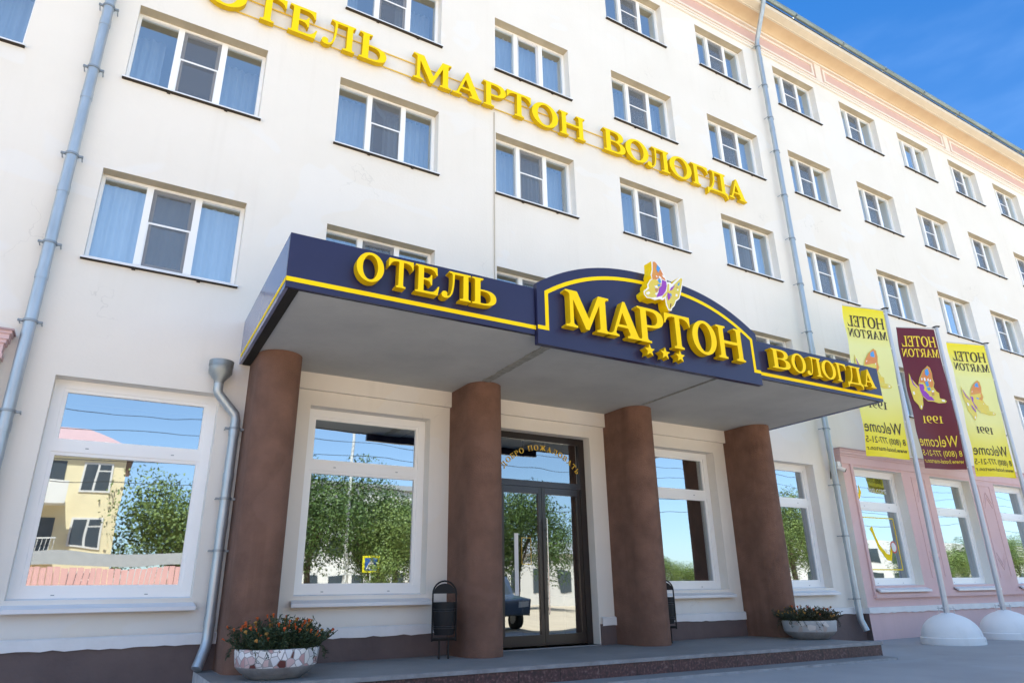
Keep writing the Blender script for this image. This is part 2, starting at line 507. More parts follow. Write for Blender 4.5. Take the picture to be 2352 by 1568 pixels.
# ------------------------------------------------------------------ mesh helpers
class MB:
    def __init__(s):
        s.v, s.f, s.m, s.slots = [], [], [], []

    def slot(s, name):
        if name not in s.slots:
            s.slots.append(name)
        return s.slots.index(name)

    def face(s, pts, m):
        i = len(s.v)
        s.v += [tuple(p) for p in pts]
        s.f.append(tuple(range(i, i + len(pts))))
        s.m.append(s.slot(m))

    def raw(s, verts, faces, m):
        i = len(s.v)
        s.v += [tuple(p) for p in verts]
        k = s.slot(m)
        for f in faces:
            s.f.append(tuple(i + j for j in f))
            s.m.append(k)

    def box(s, a, b, m, skip=''):
        (x0, y0, z0), (x1, y1, z1) = [(min(p, q), max(p, q)) for p, q in zip(a, b)] and (tuple(min(p, q) for p, q in zip(a, b)), tuple(max(p, q) for p, q in zip(a, b)))
        V = [(x0, y0, z0), (x1, y0, z0), (x1, y1, z0), (x0, y1, z0), (x0, y0, z1), (x1, y0, z1), (x1, y1, z1), (x0, y1, z1)]
        F = {'b': (0, 3, 2, 1), 't': (4, 5, 6, 7), 'f': (0, 1, 5, 4), 'k': (2, 3, 7, 6), 'l': (3, 0, 4, 7), 'r': (1, 2, 6, 5)}
        s.raw(V, [f for k, f in F.items() if k not in skip], m)

    def tube(s, pts, r, m, seg=14, cap=True):
        pts = [Vector(p) for p in pts]
        rs = r if isinstance(r, (list, tuple)) else [r] * len(pts)
        V, F = [], []
        ref = None
        for i, p in enumerate(pts):
            d = (pts[min(i + 1, len(pts) - 1)] - pts[max(i - 1, 0)]).normalized()
            if ref is None:
                ref = Vector((0, 0, 1)) if abs(d.z) < 0.9 else Vector((1, 0, 0))
            a = ref - d * ref.dot(d)
            a.normalize()
            ref = a
            b = d.cross(a)
            for k in range(seg):
                t = 2 * math.pi * k / seg
                V.append(p + (a * math.cos(t) + b * math.sin(t)) * rs[i])
        for i in range(len(pts) - 1):
            for k in range(seg):
                k2 = (k + 1) % seg
                F.append((i * seg + k, i * seg + k2, (i + 1) * seg + k2, (i + 1) * seg + k))
        if cap:
            F.append(tuple(range(seg - 1, -1, -1)))
            F.append(tuple((len(pts) - 1) * seg + k for k in range(seg)))
        s.raw(V, F, m)

    def lathe(s, prof, m, seg=40, c=(0, 0, 0), ms=None):
        V, F = [], []
        for r, z in prof:
            for k in range(seg):
                t = 2 * math.pi * k / seg
                V.append((c[0] + r * math.cos(t), c[1] + r * math.sin(t), c[2] + z))
        for i in range(len(prof) - 1):
            fs = []
            for k in range(seg):
                k2 = (k + 1) % seg
                F.append((i * seg + k, i * seg + k2, (i + 1) * seg + k2, (i + 1) * seg + k))
        i0 = len(s.v)
        s.raw(V, F, m)
        if ms:
            nf = len(prof) - 1
            for i in range(nf):
                if ms.get(i):
                    kk = s.slot(ms[i])
                    for k in range(seg):
                        s.m[len(s.m) - nf * seg + i * seg + k] = kk

    def prism(s, loops, y0, y1, m, mf=None, tf=None):
        """loops: outer + holes in (x,z); extruded from y0 (front) to y1 (back)"""
        tf = tf or (lambda x, y, z: (x, y, z))
        flat = [p for L in loops for p in L]
        tris = tessellate_polygon([[Vector((x, z, 0)) for x, z in L] for L in loops])
        n = len(flat)
        V = [tf(x, y0, z) for x, z in flat] + [tf(x, y1, z) for x, z in flat]

        def ori(t):
            (ax, az), (bx, bz), (cx, cz) = [flat[i] for i in t]
            return (bx - ax) * (cz - az) - (bz - az) * (cx - ax)
        front, back = [], []
        for t in tris:
            if abs(ori(t)) < 1e-12:
                continue
            if ori(t) < 0:
                t = (t[0], t[2], t[1])
            front.append(tuple(t))
            back.append((n + t[0], n + t[2], n + t[1]))
        s.raw(V, front + back, mf or m)
        side = []
        o = 0
        for li, L in enumerate(loops):
            k = len(L)
            A = sum(L[i][0] * L[(i + 1) % k][1] - L[(i + 1) % k][0] * L[i][1] for i in range(k))
            ccw = A > 0
            want = (li == 0)
            for i in range(k):
                a, b = o + i, o + (i + 1) % k
                side.append((a, n + a, n + b, b) if ccw == want else (a, b, n + b, n + a))
            o += k
        s.raw(V, side, m)

    def build(s, name, parent=None, smooth=False, loc=None):
        me = bpy.data.meshes.new(name)
        me.from_pydata(s.v, [], s.f)
        for n in s.slots:
            me.materials.append(MATS[n])
        me.polygons.foreach_set('material_index', s.m)
        if smooth:
            me.polygons.foreach_set('use_smooth', [True] * len(s.f))
            try:
                me.set_sharp_from_angle(angle=R(38))
            except Exception:
                pass
        me.update()
        if smooth:
            import bmesh
            b = bmesh.new()
            b.from_mesh(me)
            bmesh.ops.remove_doubles(b, verts=b.verts, dist=1e-5)
            b.to_mesh(me)
            b.free()
            me.polygons.foreach_set('use_smooth', [True] * len(me.polygons))
            try:
                me.set_sharp_from_angle(angle=R(38))
            except Exception:
                pass
        return link(me, name, parent, loc)


def link(me, name, parent=None, loc=None):
    o = bpy.data.objects.new(name, me)
    S.collection.objects.link(o)
    if parent:
        o.parent = parent
    if loc:
        o.location = loc
    return o


def thing(name, label, cat, loc=(0, 0, 0), rz=0.0, group=None):
    o = bpy.data.objects.new(name, None)
    o.empty_display_size = 0.2
    S.collection.objects.link(o)
    o.location = loc
    o.rotation_euler = (0, 0, rz)
    tag(o, label, cat, group)
    return o


def tag(o, label=None, cat=None, group=None, kind=None):
    if label: o['label'] = label
    if cat: o['category'] = cat
    if group: o['group'] = group
    if kind: o['kind'] = kind
    return o


def copy_tree(o, parent=None):
    c = o.copy()
    S.collection.objects.link(c)
    c.parent = parent
    for ch in list(o.children):
        copy_tree(ch, c)
    return c


# ------------------------------------------------------------------ lettering (hand drawn bold serif)
SER = ' L 30 1000 L 30 945 Q 125 950 125 880 L 125 120 Q 125 50 30 55 Z'
G = {
 'Т': (980, 'M 310 0 L 670 0 L 670 55 Q 575 50 575 130 L 575 915 L 640 915 Q 870 915 920 700 L 945 700 L 945 1000 L 35 1000 L 20 700 L 60 700 Q 110 915 340 915 L 405 915 L 405 130 Q 405 50 310 55 Z'),
 'Г': (850, 'M 30 0 L 420 0 L 420 55 Q 310 50 310 130 L 310 915 L 480 915 Q 740 930 790 690 L 830 690 L 815 1000 L 30 1000 L 30 945 Q 135 950 135 870 L 135 130 Q 135 50 30 55 Z'),
 'Н': (1130, 'M 30 0 L 390 0 L 390 55 Q 300 50 300 120 L 300 470 L 830 470 L 830 120 Q 830 50 740 55 L 740 0 L 1100 0 L 1100 55 Q 1010 50 1010 120 L 1010 880 Q 1010 950 1100 945 L 1100 1000 L 740 1000 L 740 945 Q 830 950 830 880 L 830 560 L 300 560 L 300 880 Q 300 950 390 945 L 390 1000 L 30 1000 L 30 945 Q 120 950 120 880 L 120 120 Q 120 50 30 55 Z'),
 'Е': (850, 'M 30 0 L 770 0 L 820 320 L 780 320 Q 700 65 480 85 L 300 85 L 300 480 L 380 480 Q 520 470 540 330 L 580 330 L 580 700 L 540 700 Q 520 555 380 545 L 300 545 L 300 915 L 450 915 Q 660 930 720 720 L 760 720 L 745 1000' + SER),
 'М': (1330, 'M 30 0 L 360 0 L 360 55 Q 255 55 250 140 L 250 760 L 590 0 L 680 0 L 1010 740 L 1010 130 Q 1010 50 910 55 L 910 0 L 1300 0 L 1300 55 Q 1195 50 1195 130 L 1195 870 Q 1195 950 1300 945 L 1300 1000 L 990 1000 L 690 300 L 370 1000 L 30 1000 L 30 945 Q 140 945 150 860 L 150 140 Q 140 50 30 55 Z'),
 'А': (1090, 'M 20 0 L 350 0 L 350 55 Q 240 50 265 130 L 315 270 L 640 270 L 700 130 Q 725 50 620 55 L 620 0 L 1070 0 L 1070 55 Q 985 50 950 130 L 590 1010 L 520 1010 L 190 130 Q 150 50 20 55 Z M 365 345 L 620 345 L 490 690 Z'),
 'Р': (880, 'M 30 0 L 420 0 L 420 55 Q 305 50 305 130 L 305 440 L 430 440 Q 850 450 850 720 Q 850 1000 450 1000' + SER + ' M 305 505 L 400 505 Q 650 510 650 720 Q 650 915 420 915 L 305 915 Z'),
 'В': (930, 'M 30 0 L 520 0 Q 900 10 900 270 Q 900 470 640 525 Q 840 580 840 760 Q 840 1000 500 1000' + SER + ' M 305 85 L 450 85 Q 690 70 690 275 Q 690 490 430 490 L 305 490 Z M 305 550 L 420 550 Q 640 555 640 750 Q 640 915 420 915 L 305 915 Z'),
 'Ь': (870, 'M 30 0 L 430 0 Q 840 10 840 290 Q 840 570 430 575 L 305 575 L 305 880 Q 305 950 400 945 L 400 1000' + SER + ' M 305 60 L 400 60 Q 645 65 645 285 Q 645 515 400 515 L 305 515 Z'),
 'Л': (1130, 'M 700 0 L 1100 0 L 1100 55 Q 1010 50 1010 120 L 1010 880 Q 1010 950 1100 945 L 1100 1000 L 300 1000 L 300 945 Q 420 950 425 860 Q 440 420 360 190 Q 310 60 240 70 Q 225 80 240 130 Q 250 220 150 230 Q 55 225 30 120 Q 30 -15 190 -15 Q 370 -10 440 250 Q 500 500 505 915 L 825 915 L 825 120 Q 825 50 700 55 Z'),
 'Д': (1180, 'M 60 -210 L 100 -210 Q 130 0 330 0 L 850 0 Q 1050 0 1080 -210 L 1120 -210 L 1120 60 L 1040 85 Q 1000 70 1000 130 L 1000 880 Q 1000 950 1080 945 L 1080 1000 L 300 1000 L 300 945 Q 410 950 410 860 Q 410 300 200 85 L 60 85 Z M 300 85 L 815 85 L 815 915 L 500 915 Q 500 350 300 85 Z'),
 'Б': (870, 'M 30 0 L 430 0 Q 840 10 840 290 Q 840 570 430 575 L 305 575 L 305 915 L 480 915 Q 700 930 740 720 L 780 720 L 765 1000' + SER + ' M 305 60 L 400 60 Q 645 65 645 285 Q 645 515 400 515 L 305 515 Z'),
 'П': (1130, 'M 30 0 L 390 0 L 390 55 Q 300 50 300 120 L 300 915 L 830 915 L 830 120 Q 830 50 740 55 L 740 0 L 1100 0 L 1100 55 Q 1010 50 1010 120 L 1010 880 Q 1010 950 1100 945 L 1100 1000 L 30 1000 L 30 945 Q 120 950 120 880 L 120 120 Q 120 50 30 55 Z'),
 'Ж': (1410, 'M 30 0 L 300 0 L 620 440 L 620 0 L 790 0 L 790 440 L 1110 0 L 1380 0 L 945 540 L 1300 1000 L 1080 1000 L 790 590 L 790 1000 L 620 1000 L 620 590 L 330 1000 L 110 1000 L 450 540 Z'),
 'L': (840, 'M 30 0 L 760 0 L 810 330 L 770 330 Q 690 65 470 85 L 305 85 L 305 880 Q 305 950 410 945 L 410 1000' + SER),
 'R': (1010, 'M 30 0 L 410 0 L 410 55 Q 305 50 305 130 L 305 450 L 400 450 L 720 0 L 1000 0 L 1000 55 Q 930 50 890 110 L 640 470 Q 850 530 850 730 Q 850 1000 450 1000' + SER + ' M 305 510 L 400 510 Q 650 515 650 725 Q 650 915 420 915 L 305 915 Z'),
 'N': (1060, 'M 30 0 L 340 0 L 340 55 Q 240 50 235 140 L 235 760 L 850 -10 L 930 -10 L 930 870 Q 935 950 1030 945 L 1030 1000 L 720 1000 L 720 945 Q 830 950 835 870 L 835 330 L 310 1000 L 30 1000 L 30 945 Q 140 945 150 860 L 150 140 Q 140 50 30 55 Z'),
 '1': (520, 'M 60 0 L 460 0 L 460 55 Q 345 50 345 120 L 345 1000 L 300 1000 Q 200 900 60 890 L 60 850 L 175 840 L 175 120 Q 175 50 60 55 Z'),
 '9': (740, 'M 140 -10 Q 690 60 690 590 Q 690 1000 360 1000 Q 55 990 55 690 Q 55 400 320 390 Q 430 390 510 460 Q 480 130 130 35 Z M 355 455 Q 215 470 215 695 Q 215 915 355 915 Q 500 915 500 690 Q 500 460 355 455 Z'),
}


def ell(cx, cy, rx, ry, n=40):
    return [(cx + rx * math.cos(2 * math.pi * k / n), cy + ry * math.sin(2 * math.pi * k / n)) for k in range(n)]


def glyph(ch):
    if ch in 'ОO':
        return 1100, [ell(550, 500, 520, 515), ell(550, 500, 290, 432)]
    ch = {'H': 'Н', 'T': 'Т', 'E': 'Е', 'M': 'М', 'A': 'А'}.get(ch, ch)
    wd, d = G[ch]
    tk = d.split()
    loops, cur, i = [], [], 0
    while i < len(tk):
        t = tk[i]
        if t == 'M':
            cur = [(float(tk[i + 1]), float(tk[i + 2]))]
            i += 3
        elif t == 'L':
            cur.append((float(tk[i + 1]), float(tk[i + 2])))
            i += 3
        elif t == 'Q':
            a = cur[-1]
            b = (float(tk[i + 1]), float(tk[i + 2]))
            e = (float(tk[i + 3]), float(tk[i + 4]))
            n = 7
            for k in range(1, n + 1):
                u = k / n
                cur.append(tuple((1 - u) ** 2 * a[j] + 2 * u * (1 - u) * b[j] + u * u * e[j] for j in (0, 1)))
            i += 5
        elif t == 'Z':
            loops.append(cur)
            i += 1
    return wd, loops


def fit(loops, x0, x1, z0, cap):
    xs = [p[0] for p in loops[0]]
    a, b = min(xs), max(xs)
    k = (x1 - x0) / (b - a)
    return [[(x0 + (x - a) * k, z0 + z * cap / 1000) for x, z in L] for L in loops]


def letter3d(ch, x0, x1, z0, cap, yf, yb, parent, m='yellow_paint'):
    mb = MB()
    mb.prism(fit(glyph(ch)[1], x0, x1, z0, cap), yf, yb, 'yellow_side_shade', m)
    return tag(mb.build('letter', parent), 'yellow raised letter ' + ch)


# ------------------------------------------------------------------ built in sans text
def sans(body):
    cu = bpy.data.curves.new('text', 'FONT')
    cu.body = body
    cu.resolution_u = 2
    o = bpy.data.objects.new('text', cu)
    S.collection.objects.link(o)
    bpy.context.view_layer.update()
    me = bpy.data.meshes.new_from_object(o.evaluated_get(bpy.context.evaluated_depsgraph_get()))
    V = [(v.co.x, v.co.y) for v in me.vertices]
    F = [tuple(p.vertices) for p in me.polygons]
    bpy.data.objects.remove(o)
    bpy.data.meshes.remove(me)
    return V, F


# ------------------------------------------------------------------ ground
mb = MB()
mb.face([(-220, -320, 0), (320, -320, 0), (320, 120, 0), (-220, 120, 0)], 'asphalt')
tag(mb.build('ground'), kind='structure')
mb = MB()
mb.face([(-220, -60, 0.006), (320, -60, 0.006), (320, -8.0, 0.006), (-220, -8.0, 0.006)], 'paving_bounce')
tag(mb.build('bounce_paving'), kind='structure')  # added out of view as a pale reflector lighting facade and soffits

# ------------------------------------------------------------------ hotel building
XL, XR = -45.0, 52.0
PX0, PXL = 9.75, -7.42          # where the pink ground floor projections start
PY = -0.18
OW = 2.06
WX = [3.4 * (c - 3) for c in range(0, 13)]
ROWS = [7.25, 10.45, 13.665, 16.885]
WH = 1.483
GT, GB = 3.98, 1.15
hotel = thing('hotel_building', 'long five storey cream hotel with white three pane windows and pink frieze under its eaves', 'building')


def wall(mb, x0, x1, z0, z1, holes, y, m, depth, rm=None):
    xs = sorted({x0, x1, *[h[0] for h in holes], *[h[1] for h in holes]})
    zs = sorted({z0, z1, *[h[2] for h in holes], *[h[3] for h in holes]})
    xs = [x for x in xs if x0 <= x <= x1]
    zs = [z for z in zs if z0 <= z <= z1]
    for i in range(len(xs) - 1):
        for j in range(len(zs) - 1):
            cx, cz = (xs[i] + xs[i + 1]) / 2, (zs[j] + zs[j + 1]) / 2
            if any(h[0] < cx < h[1] and h[2] < cz < h[3] for h in holes):
                continue
            mb.face([(xs[i], y, zs[j]), (xs[i + 1], y, zs[j]), (xs[i + 1], y, zs[j + 1]), (xs[i], y, zs[j + 1])], m)
    rm = rm or m
    for a, b, c, d in holes:
        Y = y + depth
        mb.face([(a, y, d), (b, y, d), (b, Y, d), (a, Y, d)], 'lintel_tan' if d > 4.2 else rm)
        mb.face([(a, y, c), (a, Y, c), (b, Y, c), (b, y, c)], rm)
        mb.face([(a, y, c), (a, y, d), (a, Y, d), (a, Y, c)], rm)
        mb.face([(b, y, c), (b, Y, c), (b, Y, d), (b, y, d)], rm)


mb = MB()
holes = [(x, x + OW, T - WH, T) for x in WX for T in ROWS]
wall(mb, XL, XR, 4.45, 17.25, holes, 0, 'plaster', 0.5)
gh = [(x, x + OW, GB, GT) for x in (WX[1], WX[2], WX[4], WX[5])] + [(0.02, 2.06, 0.27, GT)]
wall(mb, PXL, PX0, -0.3, 4.45, gh, 0, 'plaster', 0.5)
for a, b in ((XL, PXL), (PX0, XR)):                      # wall behind the projections up to the cap
    pass
# sides, back and roof close the volume
mb.face([(XL, 0, -0.3), (XL, 0, 18.3), (XL, 15, 18.3), (XL, 15, -0.3)], 'plaster')
mb.face([(XR, 0, -0.3), (XR, 15, -0.3), (XR, 15, 18.3), (XR, 0, 18.3)], 'plaster')
mb.face([(XL, 15, -0.3), (XL, 15, 18.3), (XR, 15, 18.3), (XR, 15, -0.3)], 'plaster')
wallo = mb.build('wall', hotel)
mb = MB()
mb.box((XL, -0.7, 18.42), (XR, 15.6, 18.5), 'gutter_metal')
mb.build('roof', hotel)
# rooms behind the windows
mb = MB()
for T in ROWS + [GT + 0.25]:
    mb.box((XL + 0.1, 0.5, T + 0.12), (XR - 0.1, 14.8, T + 0.3), 'room_white')
mb.build('room_ceiling', hotel)
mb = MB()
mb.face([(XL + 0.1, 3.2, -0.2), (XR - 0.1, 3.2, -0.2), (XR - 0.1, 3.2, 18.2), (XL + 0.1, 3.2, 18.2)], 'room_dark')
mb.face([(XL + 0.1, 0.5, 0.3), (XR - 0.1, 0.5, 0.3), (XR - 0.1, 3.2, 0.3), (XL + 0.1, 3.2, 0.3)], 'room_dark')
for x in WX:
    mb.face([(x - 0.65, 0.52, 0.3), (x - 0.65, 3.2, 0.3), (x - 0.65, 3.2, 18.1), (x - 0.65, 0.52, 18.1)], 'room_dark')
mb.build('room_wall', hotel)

# frieze, cornice and gutter
mb = MB()
mb.box((XL, -0.03, 17.27), (XR, 0.0, 18.03), 'pink_panel', 'k')
mb.build('frieze', hotel)
mb = MB()
mb.box((XL, -0.085, 17.2), (XR, 0.0, 17.27), 'frieze_line', 'k')
mb.box((XL, -0.06, 17.14), (XR, 0.0, 17.2), 'plaster', 'k')
mb.build('moulding', hotel)
brk = [12.65 + 7.93 * k for k in range(-7, 6)]
for i, xb in enumerate(brk):
    mb = MB()
    mb.box((xb - 0.16, -0.06, 17.27), (xb + 0.16, -0.03, 18.03), 'frieze_line', 'k')
    xn = xb + 7.93 - 0.16 - 0.1
    x0 = xb + 0.16 + 0.1
    x1 = min(xn, XR - 0.1)
    if x1 > x0 and xb > 0:
        for z0, z1 in ((17.36, 17.44), (17.82, 17.90)):
            mb.box((x0, -0.065, z0), (x1, -0.03, z1), 'frieze_line', 'k')
        mb.box((x0, -0.065, 17.44), (x0 + 0.1, -0.03, 17.82), 'frieze_line', 'k')
        mb.box((x1 - 0.1, -0.065, 17.44), (x1, -0.03, 17.82), 'frieze_line', 'k')
    elif x1 > x0:
        for z0, z1 in ((17.36, 17.44), (17.82, 17.90)):
            mb.box((x0, -0.065, z0), (x1, -0.03, z1), 'frieze_line', 'k')
    mb.build('frieze_panel', hotel)
mb = MB()
prof = [(-0.03, 17.97, 0), (-0.10, 17.97, 0), (-0.10, 18.03, 0), (-0.14, 18.05, 1)]
for k in range(9):
    t = k / 8 * math.pi / 2
    prof.append((-0.14 - 0.33 * (1 - math.cos(t)), 18.05 + 0.12 * math.sin(t), 1))
prof += [(-0.52, 18.17, 2), (-0.52, 18.20, 2), (-0.72, 18.25, 2), (-0.74, 18.36, 2), (-0.74, 18.42, 2)]
nseg = 40
for i in range(len(prof) - 1):
    a, b = prof[i], prof[i + 1]
    m = ['frieze_line', 'cornice_cream', 'cornice_pale'][b[2]]
    mb.face([(XL, a[0], a[1]), (XR, a[0], a[1]), (XR, b[0], b[1]), (XL, b[0], b[1])], m)
mb.build('cornice', hotel)
# half round gutter in lengths with brackets
mb = MB()
for k in range(40):
    x0 = XL + 0.05 + k * 2.42
    x1 = x0 + 2.42
    dz = random.uniform(-0.012, 0.012)
    for j in range(10):
        t0, t1 = math.pi * j / 10, math.pi * (j + 1) / 10
        f = lambda t, x: (x, -0.80 - 0.078 * math.cos(t), 18.535 + dz - 0.105 * math.sin(t))
        mb.face([f(t0, x0), f(t0, x1), f(t1, x1), f(t1, x0)], 'gutter_metal')
    mb.box((x0 - 0.014, -0.886, 18.42), (x0 + 0.014, -0.72, 18.54), 'pipe_dark')
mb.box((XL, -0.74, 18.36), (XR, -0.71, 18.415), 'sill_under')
mb.build('gutter', hotel)

# plinth, bands and ledges of the cream part
mb = MB()
mb.box((PXL, -0.03, -0.3), (0.0, 0.0, 0.6), 'plinth_brown', 'k')
mb.build('plinth', hotel)
mb = MB()
mb.box((2.08, -0.03, -0.3), (PX0, 0.0, 0.6), 'plinth_brown', 'k')
mb.build('plinth', hotel)


def wavy_band(mb, x0, x1, z0, z1, y, m, amp=0.012):
    n = int((x1 - x0) / 0.12)
    rnd = [random.uniform(-amp, amp) for _ in range(n + 1)]
    for i in range(n):
        a = x0 + (x1 - x0) * i / n
        b = x0 + (x1 - x0) * (i + 1) / n
        za, zb = z0 + rnd[i], z0 + rnd[i + 1]
        mb.face([(a, y, za), (b, y, zb), (b, y, z1), (a, y, z1)], m)
        mb.face([(a, y, za), (a, 0, za), (b, 0, zb), (b, y, zb)], m)
        mb.face([(a, y, z1), (b, y, z1), (b, y * 0.4, z1 + 0.02), (a, y * 0.4, z1 + 0.02)], m)


mb = MB()
wavy_band(mb, PXL, 0.0, 0.575, 0.70, -0.055, 'white_band')
mb.build('plinth_band', hotel)
mb = MB()
wavy_band(mb, 2.1, PX0, 0.575, 0.70, -0.055, 'white_band')
mb.build('plinth_band', hotel)
mb = MB()
mb.box((-4.2, -0.07, 4.22), (6.6, 0, 4.5), 'plaster', 'k')
mb.build('beam', hotel)

# ---- upper windows: one set of shared meshes
def frame_mesh():
    mb = MB()
    y0, y1 = 0.20, 0.27
    h = WH
    mb.box((0, y0, -0.04), (OW, y1, 0), 'pvc')
    mb.box((0, y0, -h), (OW, y1, -h + 0.10), 'pvc')
    mb.box((0, y0, -h + 0.10), (0.045, y1, -0.04), 'pvc')
    mb.box((OW - 0.055, y0, -h + 0.10), (OW, y1, -0.04), 'pvc')
    for a, b in ((0.615, 0.71), (1.315, 1.415)):
        mb.box((a, y0 - 0.012, -h + 0.10), (b, y1, -0.04), 'pvc')
    return mb


wf = frame_mesh().build('window', hotel)
wf.location = (0, 0, 0)
mb = MB()
for a, b in ((0.045, 0.615), (0.71, 1.315), (1.415, OW - 0.055)):
    mb.face([(a, 0.25, -WH + 0.1), (b, 0.25, -WH + 0.1), (b, 0.25, -0.04), (a, 0.25, -0.04)], 'pane_upper')
pane_me = mb.build('pane', wf)
mb = MB()                                                   # opening sash rim of the middle light
for a, b, c, d in ((0.71, 0.765, -WH + 0.10, -0.04), (1.26, 1.315, -WH + 0.10, -0.04), (0.765, 1.26, -WH + 0.10, -WH + 0.155), (0.765, 1.26, -0.095, -0.04)):
    mb.box((a, 0.226, c), (b, 0.262, d), 'pvc_grey')
sash_o = mb.build('sash', wf)
mb = MB()
mb.face([(0.71, 0.215, -WH + 0.11), (1.315, 0.215, -WH + 0.11), (1.315, 0.215, -0.045), (0.71, 0.215, -0.045)], 'insect_mesh')
mb.box((0.71, 0.205, -0.66), (1.315, 0.214, -0.63), 'pvc')
mb.box((0.71, 0.206, -WH + 0.10), (0.725, 0.214, -0.66), 'pvc')
mb.box((1.30, 0.206, -WH + 0.10), (1.315, 0.214, -0.66), 'pvc')
scr_o = mb.build('insect_screen', wf)
mb = MB()
mb.raw([(-0.03, -0.07, -WH - 0.03), (OW + 0.03, -0.07, -WH - 0.03), (OW, 0.2, -WH + 0.035), (0, 0.2, -WH + 0.035),
        (-0.03, -0.07, -WH - 0.056), (OW + 0.03, -0.07, -WH - 0.056), (OW + 0.03, 0.0, -WH - 0.056), (-0.03, 0.0, -WH - 0.056)],
       [(0, 1, 2, 3), (4, 5, 1, 0)], 'sill_metal')
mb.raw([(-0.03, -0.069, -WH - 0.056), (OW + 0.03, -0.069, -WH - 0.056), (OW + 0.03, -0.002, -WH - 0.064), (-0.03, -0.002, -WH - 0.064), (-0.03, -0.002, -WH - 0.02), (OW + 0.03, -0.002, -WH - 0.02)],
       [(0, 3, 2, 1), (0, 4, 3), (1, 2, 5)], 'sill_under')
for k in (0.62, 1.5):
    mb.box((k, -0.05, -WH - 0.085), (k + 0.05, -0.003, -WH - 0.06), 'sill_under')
sill_o = mb.build('sill', wf)


def curtain_mesh(parts, m='curtain_cloth', y=0.72):
    mb = MB()
    for a, b in parts:
        n = int((b - a) / 0.018)
        V, F = [], []
        ph = random.uniform(0, 6)
        fr = random.uniform(0.9, 1.15)
        for i in range(n + 1):
            x = a + (b - a) * i / n
            yy = y + 0.035 * math.sin(2 * math.pi * x / 0.13 * fr + ph) + 0.02 * math.sin(x * 17 + ph)
            V += [(x, yy, 0.11), (x, yy, -WH - 0.5)]
        for i in range(n):
            F.append((2 * i, 2 * i + 1, 2 * i + 3, 2 * i + 2))
        mb.raw(V, F, m)
    return mb


cur_me = []
for parts, cy_ in (([(-0.1, 2.16)], 0.72), ([(-0.1, 0.95), (1.2, 2.16)], 0.72), ([(-0.1, 0.7), (1.55, 2.16)], 0.66), ([(-0.1, 1.5)], 0.8), ([(-0.1, 2.16)], 0.5), ([(-0.1, 0.45), (1.3, 2.16)], 0.9), ([(0.5, 2.16)], 0.6)):
    o = curtain_mesh(parts, y=cy_).build('curtain', wf)
    cur_me.append(o.data)
    if len(cur_me) > 1:
        bpy.data.objects.remove(o)
    else:
        cur_o = o
o = curtain_mesh([(0.62, 1.42)], 'curtain_mauve', 0.6).build('curtain', wf)
dark_cur = o.data
bpy.data.objects.remove(o)
# a tilted-in sash for the two windows that stand open
mb = MB()
A, B = Vector((0.74, 0.27, 0)), Vector((1.13, 0.62, 0))
d = (B - A).normalized()
nn = Vector((d.y, -d.x, 0)) * 0.02
for t0, t1, z0, z1 in ((0, 0.06, -WH + 0.12, -0.07), (0.94, 1, -WH + 0.12, -0.07), (0.06, 0.94, -WH + 0.12, -WH + 0.19), (0.06, 0.94, -0.14, -0.07)):
    p, q = A.lerp(B, t0), A.lerp(B, t1)
    V = [(p + nn), (q + nn), (q - nn), (p - nn)]
    mb.raw([(v.x, v.y, z0) for v in V] + [(v.x, v.y, z1) for v in V], [(0, 3, 2, 1), (4, 5, 6, 7), (0, 1, 5, 4), (1, 2, 6, 5), (2, 3, 7, 6), (3, 0, 4, 7)], 'pvc')
o = mb.build('sash', wf)
open_me = o.data
bpy.data.objects.remove(o)
proto_children = [pane_me, sash_o, scr_o, sill_o, cur_o]
NOSCREEN = {(3, 2), (8, 3), (8, 1), (2, 3)}
OPEN = {(2, 1), (7, 1)}
first = True
for c, x in enumerate(WX):
    for r, T in enumerate(ROWS):
        if first:
            wn, kids = wf, proto_children
            first = False
        else:
            wn = wf.copy()
            S.collection.objects.link(wn)
            kids = []
            for ch in proto_children:
                k = ch.copy()
                S.collection.objects.link(k)
                k.parent = wn
                kids.append(k)
        wn.location = (x, 0, T)
        wn.parent = hotel
        kids[4].data = cur_me[random.choice((0, 0, 1, 2, 3, 4, 4, 5, 6))]
        kids[0].rotation_euler = (random.uniform(-0.006, 0.006), 0, random.uniform(-0.006, 0.006))
        if (c, r) in NOSCREEN:
            bpy.data.objects.remove(kids[2])
        if (c, r) in OPEN:
            kids[1].data = open_me

